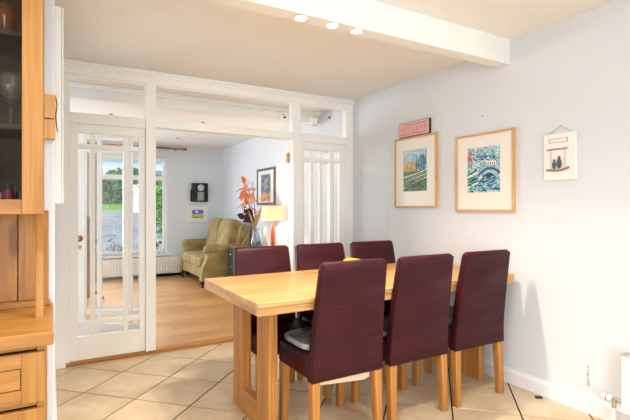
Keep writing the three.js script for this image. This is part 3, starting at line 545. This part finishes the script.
{ const ambG = phy({ color: '#e0962a', transmission: 0.9, roughness: 0.05, thickness: 0.01, attenuationColor: new THREE.Color('#c8701a'), attenuationDistance: 0.03 }), clr = phy({ color: '#f4f6f6', transmission: 0.95, roughness: 0.02, thickness: 0.004, ior: 1.5 });
  const tum = (r, h) => lathe([[0, 0], [r * 0.85, 0], [r, h], [r - 0.002, h], [r * 0.82, 0.006], [0, 0.006]], 22);
  const wine = lathe([[0, 0], [0.032, 0.001], [0.03, 0.004], [0.004, 0.01], [0.0035, 0.07], [0.012, 0.08], [0.033, 0.105], [0.037, 0.135], [0.03, 0.17], [0.0285, 0.17], [0.035, 0.135], [0.031, 0.106], [0, 0.085]], 24);
  const it = (n, lab, g, m, x, y, z) => { const o = mesh(n, g, m); o.position.set(x, y, z); tag(o, lab, 'glassware', 'glassware in the dresser'); };
  it('tumbler', 'amber drinking glass on the top shelf of the dresser', tum(0.032, 0.09), ambG, -0.125, 1.77, -1.74);
  it('wine_glass', 'clear wine glass on the middle shelf of the dresser, nearest the door stile', wine, clr, -0.115, 1.48, -1.75);
  it('wine_glass', 'clear wine glass on the middle shelf of the dresser, further left', wine, clr, -0.205, 1.48, -1.78);
  it('tumbler', 'clear tumbler on the top shelf of the dresser', tum(0.034, 0.1), clr, -0.21, 1.77, -1.76);
  it('wine_glass', 'clear wine glass on the cupboard floor of the dresser', wine, clr, -0.21, 1.223, -1.74);
  const jar = (lab, col, x, z, h) => { const j = thing('spice_jar', lab, 'jar', [x, 1.223, z], 0, 'small jars in the dresser'); mesh('body', lathe([[0, 0], [0.017, 0], [0.018, 0.004], [0.018, h], [0.012, h + 0.008], [0, h + 0.008]], 18), std({ color: col, roughness: 0.25 }), j); mesh('lid', cyl(0.014, 0.014, V(0, h + 0.007, 0), V(0, h + 0.02, 0), 16), M.black, j); };
  jar('small dark red jar at the bottom of the dresser cupboard', '#6e1824', -0.118, -1.72, 0.05); jar('small pale jar at the bottom of the dresser cupboard', '#c9c2b4', -0.152, -1.73, 0.04); jar('small black jar beside the dresser door stile', '#231c1c', -0.085, -1.74, 0.045); }
{ // wooden boards hanging on the wall end by a dark strap
  const b = thing('chopping_board', 'wooden board hanging by a dark strap on the wall end beside the dresser', 'board', [-0.005, 1.475, NIB]);
  mesh('board', bx(-0.06, 0.017, 0, 0.075, 0.002, 0.02, 0.004, 'y'), M.frameOak, b); mesh('board', bx(-0.06, 0.017, 0.079, 0.168, 0.002, 0.02, 0.004, 'y'), M.frameOak, b);
  mesh('strap', tube([V(0.016, 0.165, 0.014), V(0.021, 0.13, 0.016), V(0.0175, 0.09, 0.018), V(0.021, 0.045, 0.016), V(0.023, 0.03, 0.014)], 0.0022, 20, 6), M.mahogany, b);
  const w = thing('wall_cabinet', 'slim tall white cabinet on the narrow wall before the glazed screen', 'cabinet', [RETX, 1.237, -3.0]);
  mesh('body', bx(0, 0.032, 0, 0.99, -0.3, 0.4, 0.008), M.gloss, w); mesh('door', bx(0.0325, 0.042, 0.004, 0.986, -0.297, 0.397, 0.004), M.gloss, w); }

// ---------------------------------------------------------------- living room
for (const [nm, W, lab] of [['window_4', WIN, 'white living room window looking onto a drive and hedge'], ['window_5', WIN2, 'second living room window hidden left of the doorway']]) {
  const w = struct(nm, null, null, lab, 'window'), z0 = FZ - 0.11, z1 = FZ - 0.05;
  const F = (n, a, b, c, d, za = z0, zb = z1) => mesh(n, bx(a, b, c, d, za, zb, 0.004), M.upvc, w);
  F('window_frame', W.x0, W.x0 + 0.055, W.y0, W.y1); F('window_frame', W.x1 - 0.055, W.x1, W.y0, W.y1); F('window_frame', W.x0 + 0.055, W.x1 - 0.055, W.y0, W.y0 + 0.06); F('window_frame', W.x0 + 0.055, W.x1 - 0.055, W.y1 - 0.06, W.y1);
  F('transom', W.x0 + 0.055, W.x1 - 0.055, 1.68, 1.76);
  mesh('pane', bx(W.x0 + 0.055, W.x1 - 0.055, W.y0 + 0.06, 1.68, z0 + 0.028, z0 + 0.032, 0), M.glass, w);
  mesh('pane', bx(W.x0 + 0.055, W.x1 - 0.055, 1.76, W.y1 - 0.06, z0 + 0.028, z0 + 0.032, 0), M.glass, w);
  F('window_sill', W.x0 - 0.04, W.x1 + 0.08, W.y0 - 0.03, W.y0, FZ - 0.05, FZ + 0.05); }
{ const r = thing('radiator', 'long white ribbed radiator under the living room window', 'radiator', [1.33, 0, FZ]);
  mesh('panel', bx(-0.69, 0.69, 0.06, 0.345, 0.04, 0.075, 0.006), M.radiator, r);
  for (let i = 0; i < 28; i++) mesh('rib', bx(-0.672 + i * 0.049, -0.648 + i * 0.049, 0.085, 0.32, 0.07, 0.084, 0.006), M.radiator, r);
  mesh('top_grille', bx(-0.692, 0.692, 0.344, 0.35, 0.02, 0.078, 0.002), M.radiator, r);
  for (const x of [-0.5, 0.5]) mesh('wall_bracket', bx(x - 0.02, x + 0.02, 0.1, 0.33, 0, 0.04, 0.002), M.steel, r);
  mesh('valve', merge([cyl(0.012, 0.012, V(0.69, 0.1, 0.058), V(0.72, 0.1, 0.058), 12), cyl(0.016, 0.014, V(0.72, 0.09, 0.058), V(0.72, 0.15, 0.058), 12)]), M.white, r);
  mesh('pipe', cyl(0.0075, 0.0075, V(0.72, 0, 0.058), V(0.72, 0.09, 0.058), 10), M.radiator, r); }
{ const p = thing('curtain_pole', 'turned wooden curtain pole above the living room window', 'curtain pole', [0, 2.243, FZ]);
  const om = std({ map: wood([186, 104, 48], [140, 70, 28], 133), roughness: 0.4 });
  mesh('rod', cyl(0.014, 0.014, V(0.35, 0, 0.07), V(2.0, 0, 0.07), 16), om, p);
  for (const x of [2.0, 0.35]) { const g = lathe([[0, 0], [0.014, 0], [0.022, 0.012], [0.014, 0.024], [0.02, 0.034], [0.027, 0.055], [0.022, 0.075], [0.009, 0.088], [0, 0.09]], 16); g.rotateZ(x > 1 ? -Math.PI / 2 : Math.PI / 2); g.translate(x, 0, 0.07); mesh('finial', g, om, p); }
  for (const x of [1.9, 0.5]) mesh('bracket', merge([bx(x - 0.012, x + 0.012, -0.035, 0.02, 0, 0.012, 0.003), cyl(0.008, 0.008, V(x, -0.01, 0.01), V(x, -0.01, 0.075), 10)]), om, p);
  for (let i = 0; i < 8; i++) { const g = new THREE.TorusGeometry(0.024, 0.004, 8, 18); g.rotateY(Math.PI / 2 - 0.15); g.translate([1.62, 1.66, 1.71, 1.76, 0.48, 0.52, 0.56, 0.6][i], -0.006, 0.07); mesh('ring', g, om, p); } }
{ const pos = [], idx = []; const n = 60, hN = 10, x0 = 0.40, x1 = 0.625;
  for (let j = 0; j <= hN; j++) for (let i = 0; i <= n; i++) { const t = i / n; pos.push(x0 + (x1 - x0) * t, 0.03 + 2.18 * j / hN, FZ + 0.115 + 0.02 * Math.sin(t * 38) * (0.8 + 0.2 * j / hN)); }
  for (let j = 0; j < hN; j++) for (let i = 0; i < n; i++) { const a = j * (n + 1) + i; idx.push(a, a + 1, a + n + 2, a, a + n + 2, a + n + 1); }
  const g = new THREE.BufferGeometry(); g.setAttribute('position', new THREE.Float32BufferAttribute(pos, 3)); g.setIndex(idx); g.computeVertexNormals();
  const c = mesh('curtain', g, phy({ color: '#cfc6b6', roughness: 1, transmission: 0.15, thickness: 0, side: THREE.DoubleSide })); tag(c, 'beige curtain drawn back at the left of the living room window', 'curtain'); }
{ const s = thing('plant_stand', 'dark wooden stand with a round knob seen through the left glazed panel', 'stand', [0.40, 0, -6.6]);
  const postM = std({ map: wood([150, 112, 78], [104, 72, 46], 141), roughness: 0.5 });
  mesh('post', lathe([[0, 0.03], [0.028, 0.03], [0.034, 0.1], [0.024, 0.2], [0.03, 0.5], [0.026, 0.85], [0.034, 0.98], [0.03, 1.09], [0, 1.1]], 18), postM, s);
  for (let i = 0; i < 3; i++) { const a = i * 2.094 + 0.4; mesh('foot', tube([V(0, 0.12, 0), V(0.12 * Math.cos(a), 0.09, 0.12 * Math.sin(a)), V(0.2 * Math.cos(a), 0.02, 0.2 * Math.sin(a))], 0.018, 12, 8), M.mahogany, s); }
  mesh('crossbar', cyl(0.012, 0.012, V(0, 0.78, 0), V(0.1, 0.77, 0), 10), M.mahogany, s); mesh('knob', sph(0.035, 0.125, 0.77, 0, 1, 1, 1, 16), M.mahogany, s); }

{ // two-seat sofa, front = local +z, turned to face the window side
  const s = thing('sofa', 'olive green velvet two seat sofa with scroll arms', 'sofa', [2.305, 0, -7.345], -Math.PI / 2);
  const hw = 0.70;
  mesh('base', bx(-hw + 0.05, hw - 0.05, 0.13, 0.31, -0.36, 0.355, 0.03, 'x', 4), M.velvet, s);
  for (const k of [-1, 1]) mesh('seat_cushion', pillow(0.57, 0.17, 0.60, k * 0.282, 0.375, 0.085, 0.28), M.velvet, s);
  for (const k of [-1, 1]) { const g = pillow(0.52, 0.62, 0.25, 0, 0, 0, 0.42); g.rotateX(-0.2); g.translate(k * 0.275, 0.715, -0.17); mesh('back_cushion', g, M.velvet, s); }
  { const sh = new THREE.Shape(); sh.moveTo(-0.36, 0.13); sh.lineTo(-0.40, 0.85); sh.quadraticCurveTo(-0.40, 0.93, -0.33, 0.93); sh.quadraticCurveTo(-0.27, 0.92, -0.25, 0.83); sh.lineTo(-0.19, 0.3); sh.lineTo(-0.19, 0.13); sh.closePath();
    const g = new THREE.ExtrudeGeometry(sh, { depth: 2 * hw - 0.16, bevelEnabled: true, bevelSize: 0.02, bevelThickness: 0.02, bevelSegments: 3, curveSegments: 10 }); g.rotateY(-Math.PI / 2); g.translate(hw - 0.08, 0, 0); mesh('back', uvm(g, 'x'), M.velvet, s); }
  for (const k of [-1, 1]) {
    const sh = new THREE.Shape(); sh.moveTo(-0.36, 0.13); sh.lineTo(0.37, 0.13); sh.quadraticCurveTo(0.375, 0.28, 0.32, 0.36); sh.quadraticCurveTo(0.27, 0.44, 0.275, 0.56); sh.lineTo(-0.2, 0.58); sh.quadraticCurveTo(-0.3, 0.62, -0.36, 0.80); sh.closePath();
    const g = new THREE.ExtrudeGeometry(sh, { depth: 0.09, bevelEnabled: true, bevelSize: 0.02, bevelThickness: 0.022, bevelSegments: 4, curveSegments: 12 }); g.rotateY(-Math.PI / 2); g.translate(k * (hw - 0.07) + 0.045, 0, 0);
    const a = mesh('arm', uvm(g, 'x'), M.velvet, s);
    const c = new THREE.CapsuleGeometry(0.075, 0.47, 8, 24); c.rotateX(Math.PI / 2); c.translate(k * (hw - 0.06), 0.575, 0.035); mesh('arm_roll', uvm(c, 'z'), M.velvet, a);
  }
  for (const [x, z] of [[-hw + 0.09, 0.35], [hw - 0.09, 0.35], [-hw + 0.09, -0.32], [hw - 0.09, -0.32]]) { const g = lathe([[0, 0], [0.018, 0], [0.02, 0.015], [0.015, 0.03], [0.03, 0.06], [0.036, 0.085], [0.026, 0.1], [0.034, 0.115], [0.034, 0.14], [0, 0.14]], 18); g.translate(x, 0, z); mesh('leg', g, M.mahogany, s); } }

{ // black sideboard along the right wall, front = local +z
  const c = thing('sideboard', 'black sideboard with drawers against the living room right wall', 'sideboard', [2.735, 0, -5.93], -Math.PI / 2);
  const hw = 0.63, dp = 0.44;
  mesh('carcass', bx(-hw, hw, 0.05, 0.615, 0.0, dp - 0.02, 0.004), M.charcoal, c);
  mesh('top', bx(-hw - 0.012, hw + 0.012, 0.615, 0.642, -0.005, dp + 0.01, 0.006), M.darkTop, c);
  mesh('plinth', bx(-hw + 0.02, hw - 0.02, 0, 0.05, 0.02, dp - 0.04, 0.003), M.charcoal, c);
  for (let i = 0; i < 4; i++) for (let j = 0; j < 3; j++) { const a = -hw + 0.01 + i * 0.3125, b = a + 0.3, y0 = 0.07 + j * 0.18; const f = mesh('drawer', bx(a, b, y0, y0 + 0.168, dp - 0.02, dp, 0.004), M.charcoal, c); mesh('drawer_panel', bx(a + 0.025, b - 0.025, y0 + 0.025, y0 + 0.143, dp, dp + 0.004, 0.002), M.charcoal, f); mesh('pull', sph(0.013, (a + b) / 2, y0 + 0.084, dp + 0.014, 1, 1, 1, 12), M.steel, f); } }

{ // table lamp on the sideboard
  const l = thing('table_lamp', 'lit table lamp with a white drum shade and orange stem', 'lamp', [2.54, 0.642, -5.49]);
  mesh('foot', lathe([[0, 0], [0.055, 0], [0.056, 0.012], [0.03, 0.02], [0.012, 0.03], [0.012, 0.05], [0.02, 0.06], [0, 0.06]], 24), M.chrome, l);
  mesh('stem', lathe([[0, 0.06], [0.022, 0.06], [0.030, 0.08], [0.03, 0.2], [0.024, 0.27], [0.014, 0.31], [0.014, 0.34], [0, 0.34]], 20), std({ color: '#d4531c', roughness: 0.3 }), l);
  mesh('shade', lathe([[0.148, 0.395], [0.15, 0.395], [0.146, 0.59], [0.144, 0.59]], 40), phy({ color: '#d8c8a6', roughness: 1, transmission: 0.06, thickness: 0, side: THREE.DoubleSide }), l);
  for (const y of [0.396, 0.589]) { const g = new THREE.TorusGeometry(y < 0.5 ? 0.149 : 0.145, 0.0022, 6, 40); g.rotateX(Math.PI / 2); g.translate(0, y, 0); mesh('shade_ring', g, M.white, l); }
  mesh('bulb', sph(0.03, 0, 0.46, 0, 1, 1.2, 1, 16), std({ color: '#fff', emissive: new THREE.Color(1, 0.82, 0.55), emissiveIntensity: 5 }), l);
  mesh('socket', cyl(0.014, 0.014, V(0, 0.34, 0), V(0, 0.43, 0), 12), M.brass, l);
  const p = new THREE.PointLight(new THREE.Color(1, 0.82, 0.58), 1.2, 0, 2); p.position.set(2.54, 1.102, -5.49); p.castShadow = true; p.shadow.radius = 1.5; scene.add(p); }
{ const c = thing('pillar_vase', 'slim grey glass cylinder standing beside the lamp', 'vase', [2.55, 0.642, -5.78]);
  mesh('body', lathe([[0, 0], [0.04, 0], [0.042, 0.01], [0.036, 0.30], [0.034, 0.30], [0.034, 0.02], [0, 0.02]], 24), phy({ color: '#b9bcb9', roughness: 0.15, transmission: 0.5, thickness: 0.01 }), c); }
{ // glass vase with autumn stems
  const v = thing('flower_vase', 'glass vase of orange leaves and dark red sprays on the sideboard', 'vase', [2.52, 0.642, -6.02]);
  mesh('glass_body', lathe([[0, 0], [0.06, 0], [0.072, 0.02], [0.074, 0.10], [0.05, 0.17], [0.036, 0.22], [0.05, 0.28], [0.047, 0.28], [0.033, 0.22], [0.047, 0.17], [0.07, 0.10], [0.068, 0.022], [0, 0.012]], 28), phy({ color: '#dfe6ee', transmission: 0.85, roughness: 0.05, thickness: 0.004 }), v);
  mesh('blue_glass_base', lathe([[0, 0.014], [0.064, 0.022], [0.067, 0.08], [0, 0.085]], 28), phy({ color: '#1b2f66', roughness: 0.08, transmission: 0.4, thickness: 0.05 }), v);
  const stemM = std({ color: '#4c2a1c', roughness: 0.7 }), orM = phy({ color: '#f08a50', roughness: 0.7, transmission: 0.2, thickness: 0, side: THREE.DoubleSide }), orM2 = phy({ color: '#f7b489', roughness: 0.7, transmission: 0.2, thickness: 0, side: THREE.DoubleSide }), redM = std({ color: '#5c1424', roughness: 0.6 }), ocM = phy({ color: '#c4a46c', roughness: 0.9, transmission: 0.15, thickness: 0, side: THREE.DoubleSide });
  const leafG = (L, W2, bend) => { const n = 8, pos = [], idx = []; for (let i = 0; i <= n; i++) { const t = i / n, ww = W2 * Math.pow(Math.sin(Math.PI * Math.min(0.98, t * 0.94 + 0.03)), 0.8), y = -bend * t * t; for (const s of [-1, 0, 1]) pos.push(s * ww, y + Math.abs(s) * ww * 0.3, t * L); } for (let i = 0; i < n; i++) for (let k = 0; k < 2; k++) { const a = i * 3 + k; idx.push(a, a + 3, a + 1, a + 1, a + 3, a + 4); } const g = new THREE.BufferGeometry(); g.setAttribute('position', new THREE.Float32BufferAttribute(pos, 3)); g.setIndex(idx); g.computeVertexNormals(); return g; };
  const lg = [leafG(0.19, 0.034, 0.05), leafG(0.15, 0.03, 0.06)];
  const put = (name, g, m, at, dir) => { const o = mesh(name, g, m, v); o.position.copy(at); o.quaternion.setFromRotationMatrix(new THREE.Matrix4().lookAt(dir, V(0, 0, 0), V(0.2, 1, 0.1))); return o; };
  const tops = [V(-0.12, 0.98, -0.22), V(-0.1, 0.90, -0.08), V(-0.06, 0.80, 0.06), V(-0.12, 0.74, -0.10), V(-0.05, 0.94, 0.0)];
  for (const t of tops) {
    mesh('stem', tube([V(0, 0.03, 0), V(t.x * 0.15, 0.3, t.z * 0.15), V(t.x * 0.6, 0.3 + (t.y - 0.3) * 0.6, t.z * 0.55), t], 0.004, 20, 6), stemM, v);
    for (let i = 0; i < 6; i++) { const f = 0.62 + 0.38 * i / 5, at = V(t.x * (0.25 + 0.75 * f) * 0.95, 0.3 + (t.y - 0.3) * f, t.z * (0.2 + 0.8 * f)); put('orange_leaf', lg[i % 2], i % 2 ? orM2 : orM, at, V(rr(-1, 0.6), rr(-0.35, 0.6), rr(-1, 1)).normalize()); }
  }
  for (let k = 0; k < 6; k++) {
    const e = V(rr(-0.22, -0.02), rr(0.44, 0.62), rr(-0.32, -0.02)), pts = [V(0, 0.1, 0), V(e.x * 0.3, 0.32, e.z * 0.3), e]; const beads = [];
    const c = new THREE.CatmullRomCurve3(pts); for (let i = 0; i < 26; i++) { const p = c.getPointAt(rr(0.6, 1)); beads.push(sph(rr(0.01, 0.02), p.x + rr(-0.03, 0.03), p.y + rr(-0.03, 0.03), p.z + rr(-0.03, 0.03), 1, 1, 1, 6)); }
    mesh('stem', tube(pts, 0.003, 12, 5), stemM, v); mesh('red_spray', merge(beads), redM, v).userData.kind = 'stuff';
  }
  for (let k = 0; k < 6; k++) put('dried_leaf', leafG(rr(0.24, 0.36), 0.022, 0.03), ocM, V(-0.02, 0.26, 0.01), V(rr(-0.4, 0.2), 1, 0.05 + 0.1 * k).normalize()); }
{ const n = thing('ornament', 'small dark ornament beside the flower vase', 'ornament', [2.60, 0.642, -5.93]); mesh('body', lathe([[0, 0], [0.03, 0], [0.038, 0.03], [0.02, 0.09], [0.026, 0.13], [0.012, 0.17], [0, 0.175]], 18), M.black, n); }
picture('framed_picture', 'dark framed blue and gold print above the living room lamp', 0.64, 0.545, 0.035, 0.025, std({ color: '#5c564e', roughness: 0.45 }), matCream, artVase, 0.34, 0.40, -0.02, [WX, 1.52, -6.17], RW);
picture('framed_picture', 'white framed bright colourful print under the black clock', 0.37, 0.285, 0.03, 0.02, M.white, matCream, artField2, 0.2, 0.15, 0, [2.293, 1.087, FZ], 0);
{ const c = thing('wall_clock', 'square black wall clock with a silver dial and pendulum window', 'clock', [2.322, 1.48, FZ]);
  mesh('case', bx(-0.145, 0.145, -0.17, 0.17, 0, 0.07, 0.008), M.black, c);
  for (const s of [-1, 1]) mesh('pilaster', bx(s * 0.12 - 0.018, s * 0.12 + 0.018, -0.16, 0.16, 0.07, 0.085, 0.004), M.black, c);
  mesh('dial', cyl(0.058, 0.058, V(0.01, 0.085, 0.068), V(0.01, 0.085, 0.078), 28), std({ color: '#c9ccce', roughness: 0.35 }), c);
  mesh('pendulum_window', bx(-0.05, 0.065, -0.145, 0.01, 0.068, 0.076, 0.003), std({ color: '#9aa0a4', roughness: 0.2, metalness: 0.4 }), c);
  mesh('hand', merge([bx(0.008, 0.012, 0.085, 0.125, 0.078, 0.081, 0), bx(0.01, 0.04, 0.083, 0.087, 0.078, 0.081, 0)]), M.black, c);
  mesh('pendulum', cyl(0.02, 0.02, V(0.008, -0.1, 0.076), V(0.008, -0.1, 0.081), 18), M.brass, c); mesh('side_box', bx(-0.165, -0.145, -0.165, 0.05, 0.0, 0.055, 0.004), M.black, c); }

// ---------------------------------------------------------------- outside the living room window
{ const asph = std({ map: tex(256, (u, v) => grey(150 + 60 * (fbm(u, v, 40, 40, 2, 5) - 0.5) + 30 * (fbm(u, v, 4, 4, 2, 9) - 0.5)), 0.3, 0.3), color: '#dfe6f0', roughness: 0.95 });
  const slope = (x0, x1, z0, y0, z1, y1, t = 0.2) => { const g = new THREE.BoxGeometry(x1 - x0, t, Math.hypot(z1 - z0, y1 - y0)); g.rotateX(Math.atan2(y1 - y0, z0 - z1)); g.translate((x0 + x1) / 2, (y0 + y1) / 2 - t / 2, (z0 + z1) / 2); return uvm(g, 'x', false); };
  const dr = struct('ground_drive', slope(-12, 14, -8.36, -0.16, -19, 1.08), asph, 'pale grey drive outside the living room window', 'drive');
  const grassM = std({ map: tex(256, (u, v) => mix([118, 176, 60], [70, 124, 34], fbm(u, v, 30, 30, 3, 21)), 0.5, 0.5), roughness: 1 });
  struct('ground_lawn', slope(-14, 18, -19, 1.08, -24, 1.42), grassM, 'green strip of lawn beyond the drive', 'lawn');
  struct('ground_garden', bx(-8, 12, -0.3, -0.1, BACK + 0.15, BACK + 14, 0), grassM, 'garden lawn outside the kitchen doors', 'lawn');
  const leafShape = (() => { const g = new THREE.BufferGeometry(); g.setAttribute('position', new THREE.Float32BufferAttribute([0, 0, 0, 0.5, 0.12, 0.5, -0.5, 0.12, 0.5, 0, -0.1, 1.1], 3)); g.setIndex([0, 1, 2, 2, 1, 3]); g.computeVertexNormals(); return g; })();
  const foliage = (parent, n, size, fn, cols) => { const mat = phy({ color: '#ffffff', roughness: 0.8, transmission: 0.25, thickness: 0, side: THREE.DoubleSide }), im = new THREE.InstancedMesh(leafShape, mat, n), m4 = new THREE.Matrix4(), q = new THREE.Quaternion(), e = new THREE.Euler(); im.name = 'foliage'; im.userData.kind = 'stuff';
    for (let i = 0; i < n; i++) { const p = fn(); q.setFromEuler(e.set(rr(-1.5, 1.5), rr(0, 6.28), rr(-1.5, 1.5))); const s = size * rr(0.6, 1.3); m4.compose(p, q, V(s, s, s)); im.setMatrixAt(i, m4); im.setColorAt(i, new THREE.Color(cols[Math.floor(rnd() * cols.length)])); } im.castShadow = im.receiveShadow = true; parent.add(im); return im; };
  for (const [x, lab] of [[-3, 'clipped green hedge bush seen through the left panel'], [0.2, 'clipped green hedge bush behind the lawn, middle'], [3.4, 'clipped green hedge bush behind the lawn, right'], [6.6, 'clipped green hedge bush at the far right of the lawn']]) {
    const h = thing('hedge_bush', lab, 'hedge', [x, 0.98, -23.6], 0, 'hedge beyond the lawn');
    foliage(h, 5200, 0.14, () => { const a = rr(0, 6.28), b = Math.acos(rr(-0.2, 1)), r = rr(0.82, 1.02); return V(1.9 * r * Math.sin(b) * Math.cos(a), 0.65 + 1.45 * r * Math.cos(b), 0.9 * r * Math.sin(b) * Math.sin(a)); }, ['#3d7a34', '#2c5f2a', '#5a9a46', '#24502a', '#6fae58']);
    mesh('trunk', cyl(0.12, 0.08, V(0, -0.1, 0), V(0, 1.0, 0), 10), M.mahogany, h);
  }
  const sh = (name, lab, x, y, z, n, rx, ry, rz, size, cols) => { const h = thing(name, lab, 'shrub', [x, y, z]); foliage(h, n, size, () => { const a = rr(0, 6.28), b = Math.acos(rr(-1, 1)), r = Math.pow(rnd(), 0.4); return V(rx * r * Math.sin(b) * Math.cos(a), ry + ry * r * Math.cos(b), rz * r * Math.sin(b) * Math.sin(a)); }, cols); for (let i = 0; i < 5; i++) mesh('branch', tube([V(0, 0, 0), V(rr(-0.3, 0.3) * rx, ry * 0.6, rr(-0.3, 0.3) * rz), V(rr(-0.8, 0.8) * rx, ry * 1.5, rr(-0.5, 0.5) * rz)], 0.006, 10, 5), M.mahogany, h); };
  sh('shrub', 'bright green shrub just outside the window on the right', 2.35, 0.35, -10.8, 1500, 0.45, 0.85, 0.4, 0.07, ['#6fb83a', '#4f9a2c', '#8fce50', '#3c7a26']);
  sh('shrub', 'sparse leafy sprigs low in front of the window, right', 1.62, -0.1, -8.95, 90, 0.26, 0.45, 0.15, 0.05, ['#3c6a34', '#2c4f2c', '#5c8a3c']);
  sh('shrub', 'sparse leafy sprigs low in front of the window, left', 0.98, -0.1, -8.95, 80, 0.24, 0.42, 0.15, 0.045, ['#3c5a3c', '#2c4f3a', '#4c6a4c']);
  const ho = thing('house', 'white bungalow across the road behind the hedge', 'house', [3.0, 1.9, -36]);
  const wm = std({ color: '#b4c6c8', roughness: 0.9 }), rm = std({ color: '#7d9298', roughness: 0.9 });
  mesh('wall', bx(-7, 7, 0, 2.7, -3, 0, 0), wm, ho);
  { const s = new THREE.Shape(); s.moveTo(-7.4, 2.6); s.lineTo(7.4, 2.6); s.lineTo(5.6, 4.4); s.lineTo(-5.6, 4.4); s.closePath(); const g = new THREE.ExtrudeGeometry(s, { depth: 3.6, bevelEnabled: false }); g.translate(0, 0, -3.3); mesh('roof', uvm(g, 'x'), rm, ho); }
  for (const x of [-5, -2.6, -0.4, 2, 4.4]) { const f = mesh('window', bx(x - 0.7, x + 0.7, 1.0, 2.2, 0, 0.05, 0.01), M.upvc, ho); mesh('window_pane', bx(x - 0.6, x + 0.6, 1.1, 2.1, 0.05, 0.06, 0), std({ color: '#6a8088', roughness: 0.1 }), f); }
}
renderer.render(scene, camera);
